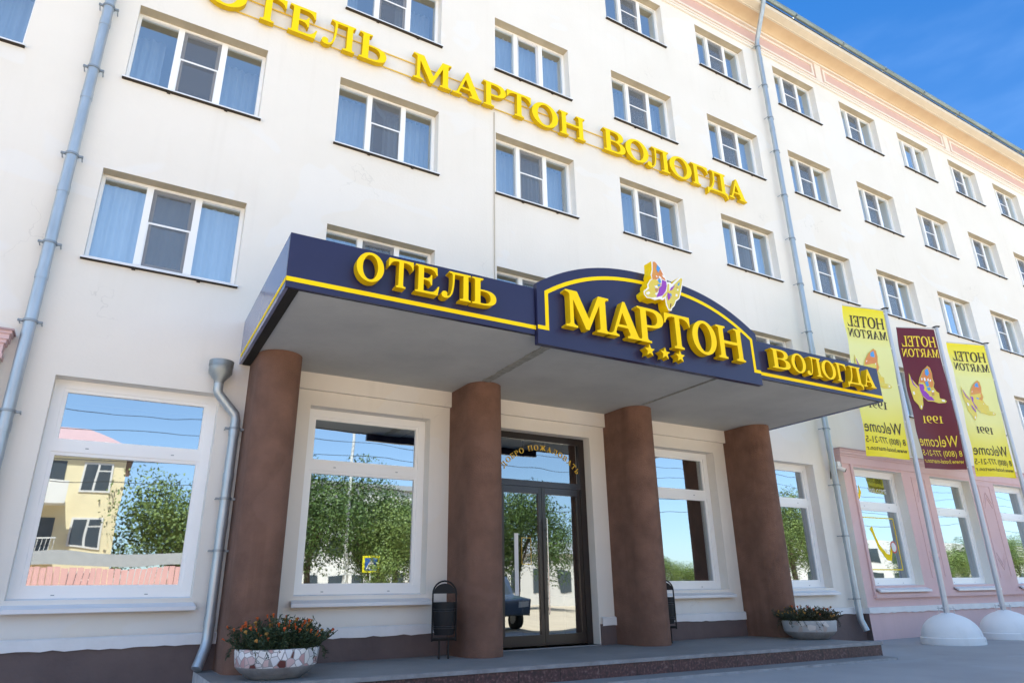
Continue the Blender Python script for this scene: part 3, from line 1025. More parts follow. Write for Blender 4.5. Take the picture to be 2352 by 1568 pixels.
# ---- ground floor windows
def ground_window(name, x, y, parent, z0=GB, z1=GT, wd=OW, frame='pvc', outer=0.115, split=True):
    mb = MB()
    Y0, Y1 = y + 0.22, y + 0.31
    zt, zb = z1 - z0, 0.0
    o = outer
    mb.box((0, Y0, zb), (o, Y1, zt), frame)
    mb.box((wd - o, Y0, zb), (wd, Y1, zt), frame)
    mb.box((o, Y0, zt - o), (wd - o, Y1, zt), frame)
    mb.box((o, Y0, zb), (wd - o, Y1, zb + 0.13), frame)
    zm = zt * 0.655
    mb.box((o, Y0 + 0.003, zm), (wd - o, Y1, zm + 0.13), frame)
    # glazing beads of the two lights
    for c, d in ((zb + 0.13, zm), (zm + 0.13, zt - o)):
        for a0, a1, c0, c1 in ((o, o + 0.05, c, d), (wd - o - 0.05, wd - o, c, d), (o + 0.05, wd - o - 0.05, c, c + 0.045), (o + 0.05, wd - o - 0.05, d - 0.045, d)):
            mb.box((a0, Y0 + 0.018, c0), (a1, Y1 - 0.02, c1), 'pvc')
    for bx in (0.45, 1.5):
        mb.box((bx, Y0 - 0.003, zb + 0.05), (bx + 0.04, Y0, zb + 0.062), 'bracket_metal', 'k')
        mb.box((bx + 0.05, Y0, zm + 0.055), (bx + 0.09, Y0 + 0.003, zm + 0.067), 'bracket_metal', 'k')
    wnd = mb.build('window', parent, loc=(x, 0, z0))
    mb = MB()
    for c, d in ((zb + 0.175, zm - 0.045), (zm + 0.175, zt - o - 0.045)):
        mb.face([(o + 0.05, Y0 + 0.05, c), (wd - o - 0.05, Y0 + 0.05, c), (wd - o - 0.05, Y0 + 0.05, d), (o + 0.05, Y0 + 0.05, d)], 'pane_ground')
    mb.build('pane', wnd)
    mb = MB()
    V = [(-0.05, y - 0.14, -0.10), (wd + 0.05, y - 0.14, -0.10), (wd, Y0, 0.02), (0, Y0, 0.02),
         (-0.05, y - 0.14, -0.15), (wd + 0.05, y - 0.14, -0.15), (wd + 0.05, y - 0.125, -0.15), (-0.05, y - 0.125, -0.15), (-0.05, y, -0.06), (wd + 0.05, y, -0.06)]
    mb.raw(V, [(0, 1, 2, 3), (4, 5, 1, 0), (0, 8, 7, 4), (1, 5, 6, 9)], 'sill_metal')
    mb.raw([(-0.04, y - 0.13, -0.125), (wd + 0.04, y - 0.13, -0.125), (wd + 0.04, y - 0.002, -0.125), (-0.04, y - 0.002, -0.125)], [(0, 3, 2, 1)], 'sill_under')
    mb.build('sill', wnd)
    return wnd


for c in (1, 2, 4, 5):
    ground_window('window', WX[c], 0.0, hotel)

# ---- entrance door
dw = MB()
X0, X1, Y0, Y1 = 0.02, 2.06, 0.2, 0.29
ZB, ZT, ZM0, ZM1 = 0.27, 3.98, 2.99, 3.10
dw.box((X0, Y0, ZB), (X0 + 0.13, Y1, ZT), 'door_frame')
dw.box((X1 - 0.13, Y0, ZB), (X1, Y1, ZT), 'door_frame')
dw.box((X0 + 0.13, Y0, ZT - 0.12), (X1 - 0.13, Y1, ZT), 'door_frame')
dw.box((X0 + 0.13, Y0, ZM0), (X1 - 0.13, Y1, ZM1), 'door_frame_grey')
for k in (0.30, 0.56, 0.80):
    xx = X0 + 0.13 + (X1 - X0 - 0.26) * k
    dw.box((xx, Y0 + 0.05, ZM1), (xx + 0.014, Y1 - 0.01, ZT - 0.12), 'muntin')
door = dw.build('door', hotel)
xm = (X0 + X1) / 2
for a, b in ((X0 + 0.135, xm - 0.004), (xm + 0.004, X1 - 0.135)):
    mb = MB()
    y0, y1 = Y0 + 0.012, Y1 - 0.012
    z0, z1 = ZB + 0.02, ZM0 - 0.005
    st = 0.075
    mb.box((a, y0, z0), (a + st, y1, z1), 'door_frame')
    mb.box((b - st, y0, z0), (b, y1, z1), 'door_frame')
    mb.box((a + st, y0, z0), (b - st, y1, z0 + 0.17), 'door_frame')
    mb.box((a + st, y0, z1 - 0.12), (b - st, y1, z1), 'door_frame_grey')
    gl0, gl1 = z0 + 0.17, z1 - 0.12
    xc = a + (b - a) * 0.5
    mb.box((xc, y0 + 0.035, gl0), (xc + 0.013, y1 - 0.008, gl1), 'muntin')
    for q in (0.255, 0.51, 0.765):
        zz = gl0 + (gl1 - gl0) * q
        mb.box((a + st, y0 + 0.036, zz), (b - st, y1 - 0.009, zz + 0.012), 'muntin')
    leaf = mb.build('door_leaf', door)
    mb = MB()
    mb.face([(a + st, y0 + 0.03, gl0), (b - st, y0 + 0.03, gl0), (b - st, y0 + 0.03, gl1), (a + st, y0 + 0.03, gl1)], 'pane_door')
    mb.build('pane', door)
mb = MB()
mb.face([(X0 + 0.13, Y0 + 0.045, ZM1), (X1 - 0.13, Y0 + 0.045, ZM1), (X1 - 0.13, Y0 + 0.045, ZT - 0.12), (X0 + 0.13, Y0 + 0.045, ZT - 0.12)], 'pane_door')
mb.build('pane', door)
mb = MB()
hx = xm + 0.05
mb.tube([(hx, Y0 - 0.07, 0.78), (hx, Y0 - 0.07, 2.42)], 0.014, 'steel', 10)
for zz in (1.05, 2.22):
    mb.tube([(hx, Y0 - 0.07, zz), (hx - 0.02, Y0 + 0.02, zz)], 0.009, 'steel', 8)
mb.build('handle', door, True)
mb = MB()
mb.box((X0, -0.02, ZB - 0.05), (X1, Y1, ZB), 'step_edge')
mb.build('threshold', door)
# welcome arc in gold letters on the transom glass
mb = MB()
txt = 'ДОБРО ПОЖАЛОВАТЬ'
Rr, zc, xc = 1.03, 2.66, 1.07
adv = [(glyph(ch)[0] if ch != ' ' else 620) for ch in txt]
tot = sum(adv)
acc = 0
for ch, a in zip(txt, adv):
    th = (-0.5 + (acc + a / 2) / tot) * R(106)
    acc += a
    if ch == ' ':
        mb.build('lettering', door)
        mb = MB()
        continue
    k = 0.10 / 1000
    lp = [[((x - a / 2) * k, z * k) for x, z in L] for L in glyph(ch)[1]]
    lp = [[(xc + math.sin(th) * (Rr + z) + math.cos(th) * x, zc + math.cos(th) * (Rr + z) - math.sin(th) * x) for x, z in L] for L in lp]
    mb.prism(lp, Y0 + 0.037, Y0 + 0.041, 'gold')
mb.build('lettering', door)
mb = MB()                                                   # upright white strip and thin gold frame on the left leaf
mb.box((0.45, 0.235, 1.10), (0.53, 0.2375, 2.15), 'paper')
for a, b, c, d in ((0.60, 0.80, 1.62, 1.63), (0.60, 0.80, 2.07, 2.08), (0.60, 0.607, 1.63, 2.07), (0.793, 0.80, 1.63, 2.07)):
    mb.box((a, 0.235, c), (b, 0.2375, d), 'gold')
mb.build('leaf_overlay', door)

# ---- pink ground floor projections
for side, (a, b) in enumerate(((XL, PXL), (PX0, XR))):
    cols = [WX[c] for c in range(6, 13)] if side else []
    # first opening starts 10.2
    hl = [(x, x + OW, 1.18, 4.0) for x in cols]
    mb = MB()
    wall(mb, a, b, -0.3, 4.1, hl, PY, 'plaster_pink', 0.42, 'plaster')
    xe = b if side == 0 else a
    mb.face([(xe, PY, 0.58), (xe, 0.0, 0.58), (xe, 0.0, 4.2), (xe, PY, 4.2)], 'plaster')
    mb.face([(xe, PY, -0.3), (xe, 0.0, -0.3), (xe, 0.0, 0.58), (xe, PY, 0.58)], 'plinth_brown' if side else 'plaster')
    mb.build('pink_wall', hotel)
    # moulded cap
    mb = MB()
    steps = [(4.06, 4.12, 0.022, 'plaster_pink'), (4.12, 4.26, 0.008, 'plaster_pink'), (4.26, 4.31, 0.03, 'plaster_pink'), (4.31, 4.38, 0.05, 'plaster_pink'), (4.38, 4.42, 0.07, 'plaster_pink'), (4.42, 4.445, 0.09, 'roof_pink')]
    for z0, z1, p, m in steps:
        if side:
            mb.box((a - p, PY - p, z0), (b, 0.0, z1), m)
        else:
            mb.box((a, PY - p, z0), (b + p, 0.0, z1), m)
    mb.build('moulded_cap', hotel)
    mb = MB()
    if side:
        wavy_band(mb, a - 0.02, b, 0.575, 0.70, PY - 0.04, 'white_band')
        mb.face([(a - 0.02, PY - 0.04, 0.575), (a - 0.02, PY - 0.04, 0.70), (a - 0.02, 0, 0.70), (a - 0.02, 0, 0.575)], 'white_band')
        mb.build('plinth_band', hotel)
        # recessed field frame: raised rail under the sills and an edge pilaster
        mb = MB()
        mb.box((a + 0.30, PY - 0.05, 0.99), (b, PY, 1.05), 'plaster_pink', 'k')
        mb.box((a + 0.30, PY - 0.085, 0.90), (b, PY, 0.99), 'plaster_pink', 'k')
        mb.box((a + 0.30, PY - 0.04, 1.05), (a + 0.37, PY, 4.06), 'plaster_pink', 'k')
        mb.build('moulding', hotel)
        for i in range(len(cols) - 1):
            p0, p1 = cols[i] + OW + 0.42, cols[i + 1] - 0.28
            mb = MB()
            f = PY - 0.012
            for q in ((p0, p0 + 0.03, 1.35, 3.92), (p1 - 0.03, p1, 1.35, 3.92)):
                mb.box((q[0], f, q[2]), (q[1], PY, q[3]), 'plaster_pink', 'k')
            for q in ((1.35, 1.38), (3.89, 3.92)):
                mb.box((p0 + 0.03, f, q[0]), (p1 - 0.03, PY, q[1]), 'plaster_pink', 'k')
            xc, hw = (p0 + p1) / 2, 0.21
            for zc, sg in ((3.70, -1), (3.56, -1), (1.55, 1), (1.69, 1)):
                for sx in (-1, 1):
                    t = 0.024
                    L = [(xc, zc), (xc + sx * hw, zc + sg * 0.30), (xc + sx * hw, zc + sg * 0.30 + t), (xc, zc + t * 1.0)]
                    if sx < 0:
                        L = L[::-1]
                    mb.prism([L], PY - 0.012, PY, 'plaster_pink')
            mb.build('pilaster_panel', hotel)
        for i, x in enumerate(cols):
            wv = ground_window('window', x, PY, hotel, 1.18, 4.0)
            if i == 0:
                mb = MB()
                yy = PY + 0.22 + 0.045
                for q in ((0.25, 1.72, 0.36, 0.385), (0.25, 1.72, 1.62, 1.645), (0.25, 0.275, 0.385, 1.62), (1.695, 1.72, 0.385, 1.62)):
                    mb.box((q[0], yy, q[2]), (q[1], yy + 0.003, q[3]), 'yellow_matt')
                for L in ([(0.62, 1.35), (0.72, 1.2), (0.86, 0.86), (1.02, 0.72), (1.02, 0.86), (0.9, 0.98), (0.8, 1.2), (0.74, 1.42)],
                          [(1.0, 0.72), (1.12, 0.6), (1.3, 0.58), (1.42, 0.86), (1.4, 0.98), (1.28, 0.72), (1.14, 0.76), (1.04, 0.86)],
                          [(0.18, 2.3), (0.3, 2.55), (0.36, 2.3), (0.44, 2.2), (0.5, 2.45), (0.56, 2.25), (0.44, 2.08), (0.34, 2.1)]):
                    mb.prism([L], yy, yy + 0.003, 'yellow_matt')
                mb.prism([ell(1.5, 0.92, 0.13, 0.15, 20), ell(1.5, 0.92, 0.105, 0.12, 20)], yy, yy + 0.003, 'decal_red')
                mb.prism([ell(1.5, 0.92, 0.10, 0.115, 20)], yy, yy + 0.003, 'paper')
                V2, F2 = sans('WELCOME')
                xm_ = max(p[0] for p in V2)
                mb.raw([(0.88 + p[0] / xm_ * 0.78, yy - 0.001, 2.27 + p[1] * 0.16) for p in V2], F2, 'paper')
                mb.build('window_sticker', wv)
    else:
        wavy_band(mb, a, b + 0.02, 0.575, 0.70, PY - 0.04, 'white_band')
        mb.build('plinth_band', hotel)


# ------------------------------------------------------------------ drain pipes
def pipe_run(parent, pts, r, collars, brackets, m='pipe_metal'):
    mb = MB()
    mb.tube(pts, r, m, 20)
    mb.build('pipe', parent, True)
    for (x, y, z) in collars:
        mb = MB()
        mb.lathe([(r, -0.06), (r + 0.006, -0.06), (r + 0.006, 0.06), (r, 0.06)], m, 20, (x, y, z))
        mb.build('collar', parent, True)
    for (x, y, z) in brackets:
        mb = MB()
        mb.lathe([(r, -0.016), (r + 0.014, -0.016), (r + 0.014, 0.016), (r, 0.016)], 'bracket_metal', 20, (x, y, z))
        for sx in (-1, 1):
            mb.box((x + sx * (r + 0.008), y - 0.018, z - 0.016), (x + sx * (r + 0.065), y + 0.018, z + 0.010), 'bracket_metal')
            mb.tube([(x + sx * (r + 0.05), y - 0.03, z), (x + sx * (r + 0.05), 0.14, z)], 0.008, 'bracket_metal', 6)
        mb.build('bracket', parent)


XP = -7.2
t = thing('drainpipe', 'grey blue metal drainpipe down the wall left of the big ground floor window', 'drainpipe', (XP, -0.15, 0))
zs = [10.05, 8.82, 7.24, 5.79, 4.62, 3.4, 1.6]
pipe_run(t, [(0.02, 0, 18.3), (0.0, 0.0, 12), (0, 0, 0.5)], 0.075, [(0, 0, z) for z in (17, 14.2, 11.4, 9.72, 8.3, 6.66, 5.3, 3.2, 2.0)], [(0, 0, z) for z in (16.0, 13.2, 11.6, *zs)])
t.children[0].data.update()
XQ = 9.4
t2 = thing('drainpipe', 'tall grey drainpipe with a bent top rising from the pink wall to the gutter', 'drainpipe', (XQ, -0.17, 0))
pipe_run(t2, [(-0.25, -0.66, 18.42), (-0.22, -0.62, 18.28), (-0.02, -0.06, 17.42), (0, 0, 17.27), (0, 0, 17.1), (0, 0, 9), (0, 0, 0.62), (0.0, -0.01, 0.45), (0.04, -0.08, 0.22)], 0.07,
         [(0, 0, z) for z in (16.6, 14.0, 11.6, 9.1, 7.0, 4.4, 2.2, 0.95)], [(0, 0, z) for z in (17.1, 15.6, 14.4, 13.2, 11.7, 10.3, 8.9, 7.5, 6.2, 4.9, 3.5, 2.3, 0.9)])
t3 = thing('drainpipe', 'short grey downpipe with a funnel head beside the first brown column', 'drainpipe', (-4.5, -0.15, 0))
pipe_run(t3, [(-0.30, -0.04, 4.1), (-0.30, -0.04, 3.98), (-0.28, -0.03, 3.93), (-0.02, 0.0, 3.66), (0, 0, 3.58), (0, 0, 0.75), (0, -0.005, 0.62), (-0.02, -0.03, 0.52), (-0.10, -0.13, 0.30)], 0.068,
         [(0, 0, 3.4), (0, 0, 2.75), (0, 0, 2.1), (0, 0, 0.85)], [(0, 0, 3.45), (0, 0, 2.45), (0, 0, 1.75)], 'pipe_metal')
mb = MB()
mb.lathe([(0.07, 4.08), (0.072, 4.12), (0.165, 4.24), (0.165, 4.34), (0.172, 4.34), (0.172, 4.42), (0.155, 4.42), (0.15, 4.30), (0.06, 4.15)], 'pipe_dark', 24, (-0.30, -0.04, 0))
mb.build('funnel', t3, True)

# cable down the wall, security camera
mb = MB()
mb.tube([(-0.04, -0.012, 10.95), (-0.05, -0.012, 9.2), (-0.06, -0.012, 5.0)], 0.011, 'cable_cream', 6)
tag(mb.build('cable'), 'thin cream cable running straight down the wall below the yellow roof letters', 'cable')
mb = MB()
sc = thing('security_camera', 'small white security camera on the corner of the pink wall', 'camera', (9.62, -0.1, 3.92))
mb.box((-0.06, -0.10, 0.06), (0.06, 0.1, 0.17), 'camera_white')
mb.tube([(0, -0.05, 0.06), (0, -0.12, 0.0)], 0.02, 'camera_white', 8)
mb.build('bracket', sc)
mb = MB()
mb.tube([(-0.08, -0.08, 0.02), (0.05, -0.19, -0.06)], 0.05, 'camera_white', 16)
mb.tube([(0.05, -0.19, -0.06), (0.065, -0.203, -0.07)], 0.044, 'cable_black', 16)
mb.build('body', sc, True)
mb = MB()
mb.tube([(-0.03, 0.08, 0.08), (-0.08, 0.06, 0.03), (-0.12, 0.07, -0.02), (-0.15, 0.07, -0.10), (-0.15, 0.09, -0.25)], 0.012, 'cable_black', 6)
mb.build('cable', sc)

# ------------------------------------------------------------------ yellow sign on the wall
ws = thing('wall_sign', 'row of yellow raised Cyrillic letters on rails high on the cream wall', 'sign', (0, 0, 10.95))
for ch, a, b in [('О', -5.93, -5.22), ('Т', -5.18, -4.54), ('Е', -4.48, -3.953), ('Л', -3.86, -3.22), ('Ь', -3.137, -2.573), ('М', -2.0, -1.15), ('А', -1.12, -0.425), ('Р', -0.385, 0.172), ('Т', 0.19, 0.823), ('О', 0.845, 1.551), ('Н', 1.596, 2.317),
                 ('В', 2.865, 3.516), ('О', 3.526, 4.258), ('Л', 4.2, 4.945), ('О', 4.953, 5.712), ('Г', 5.73, 6.318), ('Д', 6.25, 7.0), ('А', 7.05, 7.73)]:
    letter3d(ch, a, b, 0, 0.63, -0.165, -0.05, ws, 'yellow_matt')
for z in (0.07, 0.43):
    mb = MB()
    mb.box((-5.7, -0.045, z), (7.4, -0.022, z + 0.018), 'gold')
    mb.build('rail', ws)

# ------------------------------------------------------------------ entrance canopy
TH = math.atan(-0.0152)
can = thing('entrance_canopy', 'dark blue entrance canopy with yellow letters and an arched centre panel on brown columns', 'canopy', (-4.58, -3.172, 4.48), TH)
LU = 11.21
mb = MB()
mb.box((0.17, 0.075, 0.012), (LU - 0.07, 3.3, 0.55), 'soffit_paint')
mb.build('soffit', can)
for u, wd in ((3.78, 0.13), (7.17, 0.035)):
    mb = MB()
    n = 14
    for i in range(n):
        a, b = 0.12 + 2.15 * i / n, 0.12 + 2.15 * (i + 1) / n
        e = [random.uniform(-0.012, 0.012) for _ in range(2)] if wd > 0.05 else [0, 0]
        mb.box((u - wd / 2 + e[0], a, -0.006), (u + wd / 2 + e[1], b, 0.02), 'soffit_joint')
    mb.build('soffit_joint', can)
mb = MB()
mb.box((0.045, 0.045, -0.004), (0.165, 3.2, 0.06), 'gap_shade', '')
mb.box((0.045, 0.05, 0.004), (LU - 0.05, 0.07, 0.1), 'gap_shade')
mb.build('edge_gap_fill', can)  # solid strips fill the gap, its shade painted black
mb = MB()
mb.box((0.0, 0.0, 0.0), (3.36, 0.04, 0.70), 'navy_panel')
mb.build('fascia', can)
mb = MB()
mb.box((7.80, 0.0, 0.0), (LU, 0.04, 0.67), 'navy_panel')
mb.build('fascia', can)
mb = MB()
mb.box((0.0, 0.04, 0.0), (0.04, 3.2, 0.70), 'navy_side_sheen')
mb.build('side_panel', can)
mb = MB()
mb.box((LU - 0.04, 0.04, 0.0), (LU, 3.3, 0.67), 'navy_side_sheen')
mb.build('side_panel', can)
mb = MB()
mb.box((0.04, 0.04, 0.56), (LU - 0.04, 3.25, 0.60), 'gutter_metal')
mb.build('canopy_roof', can)


def arch(u):
    tt = abs((u - 5.58) / 2.207)
    return 0.77 + 0.595 * (1 - min(tt, 1) ** 2.5)


mb = MB()
outl = [(3.373, -0.14), (7.787, -0.145), (7.787, 0.77)]
outl += [(7.787 - 4.414 * k / 40, arch(7.787 - 4.414 * k / 40)) for k in range(1, 40)]
outl += [(3.373, 0.77)]
mb.prism([outl], -0.05, 0.042, 'navy_panel')
mb.build('arch_panel', can)
# yellow line
mb = MB()


def strip(pts, wd, y):
    P = [Vector((p[0], p[1])) for p in pts]
    n = len(P)
    Lf, Rg = [], []
    for i in range(n):
        d0 = (P[i] - P[i - 1]).normalized() if i else (P[1] - P[0]).normalized()
        d1 = (P[i + 1] - P[i]).normalized() if i < n - 1 else d0
        b = (d0 + d1).normalized()
        nr = Vector((-b.y, b.x))
        k = wd / 2 / max(0.3, nr.dot(Vector((-d0.y, d0.x))))
        Lf.append(P[i] + nr * k)
        Rg.append(P[i] - nr * k)
    for i in range(n - 1):
        mb.face([(Rg[i].x, y, Rg[i].y), (Rg[i + 1].x, y, Rg[i + 1].y), (Lf[i + 1].x, y, Lf[i + 1].y), (Lf[i].x, y, Lf[i].y)], 'yellow_matt')


ins = lambda u: arch(5.58 + (u - 5.58) * 1.04) - 0.165
ap = [(3.373, 0.104), (3.527, 0.104), (3.527, ins(3.527) - 0.0)] + [(3.527 + (7.65 - 3.527) * k / 40, ins(3.527 + (7.65 - 3.527) * k / 40)) for k in range(1, 40)] + [(7.65, ins(7.65)), (7.65, 0.085), (7.787, 0.085)]
strip(ap, 0.058, -0.054)
strip([(0.0, 0.104), (3.372, 0.104)], 0.058, -0.004)
strip([(7.789, 0.085), (LU, 0.085)], 0.058, -0.004)
mb.face([(-0.004, 0, 0.075), (-0.004, 0, 0.133), (-0.004, 3.1, 0.133), (-0.004, 3.1, 0.075)], 'yellow_matt')
mb.build('yellow_stripe', can)
for ch, a, b in [('О', 0.765, 1.108), ('Т', 1.164, 1.49), ('Е', 1.52, 1.845), ('Л', 1.878, 2.292), ('Ь', 2.312, 2.67)]:
    letter3d(ch, a, b, 0.205, 0.38, -0.15, -0.025, can)
for ch, a, b in [('М', 3.75, 4.515), ('А', 4.48, 5.096), ('Р', 5.05, 5.555), ('Т', 5.575, 6.10), ('О', 6.14, 6.66), ('Н', 6.68, 7.28)]:
    letter3d(ch, a, b, 0.135, 0.56, -0.20 - (0.004 if ch == 'А' else 0), -0.075, can)
for ch, a, b in [('В', 7.99, 8.444), ('О', 8.49, 8.86), ('Л', 8.875, 9.275), ('О', 9.29, 9.675), ('Г', 9.70, 9.985), ('Д', 9.985, 10.43), ('А', 10.45, 10.83)]:
    letter3d(ch, a, b, 0.175, 0.35, -0.15, -0.025, can)
for u in (5.235, 5.535, 5.835):
    mb = MB()
    L = []
    for k in range(10):
        rr = 0.098 if k % 2 == 0 else 0.042
        L.append((u + rr * math.sin(math.pi * k / 5), 0.012 + rr * math.cos(math.pi * k / 5)))
    mb.prism([L[::-1]], -0.20, -0.075, 'yellow_side_shade', 'yellow_paint')
    mb.build('star', can)


# emblem: coordinates from the enlarged photograph turned into metres on the sign's own plane
body = [(5.3946, 1.5104), (5.4455, 1.5255), (5.5089, 1.5024), (5.5761, 1.4405), (5.6314, 1.3475), (5.6713, 1.2652), (5.6847, 1.2121), (5.7414, 1.2247), (5.7799, 1.1982), (5.8569, 1.2715), (5.9621, 1.3590), (6.0143, 1.3637), (6.0288, 1.3312), (6.0077, 1.2270), (5.9620, 1.1043), (5.9158, 0.9760), (5.8349, 0.9109), (5.7904, 0.8263), (5.7339, 0.7740), (5.7167, 0.7298), (5.6535, 0.7242), (5.6144, 0.8045), (5.6055, 0.9185), (5.5576, 0.8745), (5.4933, 0.8816), (5.3921, 0.8445), (5.2973, 0.8546), (5.2330, 0.8479), (5.1828, 0.8952), (5.1805, 0.9485), (5.2684, 1.0271), (5.2660, 1.0783), (5.3326, 1.1726), (5.3713, 1.2006), (5.3556, 1.2634), (5.3886, 1.3545), (5.3949, 1.4401)]
bf = MB()
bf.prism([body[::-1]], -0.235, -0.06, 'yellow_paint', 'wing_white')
bfo = bf.build('butterfly_emblem', can)
art = [('wing_orange', [(5.4236, 1.5061), (5.4689, 1.5141), (5.5509, 1.4374), (5.6126, 1.3291), (5.6540, 1.2333), (5.5860, 1.2460), (5.5022, 1.2342), (5.4578, 1.2034), (5.3834, 1.1936), (5.3773, 1.2545), (5.4087, 1.3592)]),
       ('wing_yellow', [(5.3830, 1.1894), (5.4574, 1.2005), (5.5048, 1.1861), (5.5570, 1.1422), (5.4781, 1.0286), (5.4228, 0.9009), (5.3312, 0.8724), (5.2507, 0.8650), (5.1951, 0.9072), (5.2125, 0.9513), (5.2993, 1.0174), (5.2899, 1.0767), (5.3388, 1.1561)]),
       ('wing_purple', [(5.5839, 1.2288), (5.6622, 1.2183), (5.6655, 1.1382), (5.6261, 1.0327), (5.5504, 0.9508), (5.4269, 0.8950), (5.4525, 0.9480), (5.4882, 1.0033), (5.4915, 1.0727), (5.5536, 1.1138)]),
       ('wing_yellow', [(5.6948, 1.1864), (5.7239, 1.1789), (5.6974, 1.0479), (5.5979, 0.9375), (5.5367, 0.9042), (5.5770, 0.9673), (5.6515, 1.0381)]),
       ('wing_yellow', [(5.9959, 1.3552), (6.0164, 1.3284), (5.9830, 1.2216), (5.9392, 1.0995), (5.9004, 0.9867), (5.8199, 0.9243), (5.7752, 0.8369), (5.7187, 0.7846), (5.6974, 0.7464), (5.6604, 0.7526), (5.6355, 0.8428), (5.6325, 0.9515), (5.6940, 1.0472), (5.8310, 1.2024)])]
mb = MB()
for i, (m, L) in enumerate(art):
    mb.prism([L[::-1]], -0.239, -0.236, m)
for m, L in [('wing_blue', [(5.5055, 1.4733), (5.5659, 1.4240), (5.5140, 1.3346), (5.4785, 1.3825)]), ('wing_blue', [(5.5022, 1.2342), (5.5427, 1.2293), (5.5520, 1.1688), (5.5090, 1.1524), (5.4939, 1.1906)]), ('wing_blue', [(5.4730, 1.1238), (5.5242, 1.1419), (5.5376, 1.1172), (5.4848, 1.0850)]),
             ('wing_white', [(5.5242, 1.2809), (5.5631, 1.2618), (5.5669, 1.2250), (5.5351, 1.2346), (5.5115, 1.2571)]), ('wing_white', [(5.5858, 1.3132), (5.6236, 1.3106), (5.6351, 1.2683), (5.6061, 1.2757)]), ('wing_white', [(5.4613, 1.2764), (5.4859, 1.2625), (5.4802, 1.2417), (5.4560, 1.2585)]), ('wing_white', [(5.4064, 1.0817), (5.4571, 1.0996), (5.4789, 1.0631), (5.4239, 1.0512)]),
             ('wing_white', [(5.2268, 0.9368), (5.2853, 0.9628), (5.3032, 0.9368), (5.2626, 0.9012), (5.2268, 0.9071)]), ('wing_tan', [(5.4239, 1.0512), (5.4731, 1.0550), (5.4732, 1.0138), (5.4325, 0.9846), (5.4124, 1.0213)]), ('wing_white', [(5.4052, 0.9584), (5.4566, 0.9829), (5.4376, 0.9312), (5.4103, 0.9323)]),
             ('wing_purple', [(5.8464, 1.1917), (5.7661, 1.0904), (5.7172, 1.0730), (5.7544, 1.1297)]), ('wing_purple', [(5.6718, 1.0287), (5.7143, 1.0100), (5.7138, 0.9410), (5.6661, 0.8900), (5.6528, 0.9558)]), ('wing_blue', [(5.9503, 1.2711), (5.9337, 1.2108), (5.8968, 1.1887), (5.9113, 1.2341)]), ('wing_blue', [(5.7255, 1.0331), (5.7466, 1.0030), (5.7327, 0.9587), (5.7176, 0.9969)]),
             ('wing_white', [(5.8344, 1.0354), (5.8739, 1.0409), (5.8651, 1.0001), (5.8275, 0.9950)]), ('wing_white', [(5.8752, 1.1278), (5.9035, 1.1367), (5.9035, 1.1115), (5.8753, 1.1026)]), ('wing_tan', [(5.8591, 1.1594), (5.8980, 1.1720), (5.8872, 1.1416)]), ('ink_line', [(5.7056, 0.8502), (5.7213, 0.8438), (5.6989, 0.7711), (5.6866, 0.7782)])]:
    mb.prism([L[::-1]], -0.243, -0.2395, m)
mb.build('wing_print', bfo)

# columns: engaged piers with a rounded front (world axes, so undo the canopy's turn)
ci = Matrix.Rotation(-TH, 4, 'Z') @ Matrix.Translation(Vector((4.58, 3.172, -4.48)))
for xc in (-4.06, -0.66, 2.73, 6.12):
    mb = MB()
    r, ys = 0.312, -0.64
    ring = [(xc - r, 0.05), (xc - r, ys / 2), (xc - r, ys)]
    ring += [(xc - r * math.cos(math.pi * k / 20), ys - r * math.sin(math.pi * k / 20)) for k in range(1, 20)]
    ring += [(xc + r, ys), (xc + r, ys / 2), (xc + r, 0.05)]
    zz = [0.15, 0.7, 1.4, 2.2, 3.0, 3.8, 4.25, 4.488]
    V = [ci @ Vector((x, y, z)) for z in zz for x, y in ring]
    n = len(ring)
    F = [(j * n + i, j * n + i + 1, (j + 1) * n + i + 1, (j + 1) * n + i) for j in range(len(zz) - 1) for i in range(n - 1)]
    mb.raw(V, F, 'column_brown')
    mb.build('column', can, True)

# ------------------------------------------------------------------ entrance platform
pl = thing('entrance_platform', 'low grey entrance platform with a red granite riser under the canopy', 'platform')
fy = lambda x: -2.07 - 0.0625 * (x + 4.6)
xa, xb = -4.60, 6.03
mb = MB()
top = [(xa, 0.0), (xa, fy(xa)), (xb, fy(xb)), (xb, 0.0)]
V = [(x, y, 0.255) for x, y in top] + [(x, y, -0.1) for x, y in top]
mb.raw(V, [(0, 1, 2, 3), (2, 6, 7, 3)], 'platform_top')
mb.raw(V, [(0, 4, 5, 1)], 'marble_white')
mb.build('slab', pl)
mb = MB()
d = 0.012
mb.raw([(xa, fy(xa) - d, 0.21), (xb, fy(xb) - d, 0.21), (xb, fy(xb) - d, -0.05), (xa, fy(xa) - d, -0.05), (xa, fy(xa), 0.21), (xb, fy(xb), 0.21), (xb, fy(xb), -0.05)], [(0, 3, 2, 1), (0, 1, 5, 4), (1, 2, 6, 5)], 'red_granite')
mb.build('riser', pl)
mb = MB()
d0, d1 = 0.035, -0.05
mb.raw([(xa, fy(xa) - d0, 0.215), (xb + 0.02, fy(xb) - d0, 0.215), (xb + 0.02, fy(xb) - d0, 0.262), (xa, fy(xa) - d0, 0.262), (xb + 0.02, fy(xb) - d1, 0.262), (xa, fy(xa) - d1, 0.262), (xa, fy(xa) - 0.005, 0.215), (xb + 0.02, fy(xb) - 0.005, 0.215)],
       [(0, 1, 2, 3), (3, 2, 4, 5), (0, 6, 7, 1)], 'step_edge')
mb.build('nosing', pl)
mb = MB()
xs = [xa + (xb - 0.05 - xa) * i / 30 for i in range(31)]
jit = [random.uniform(-0.03, 0.03) for _ in xs]
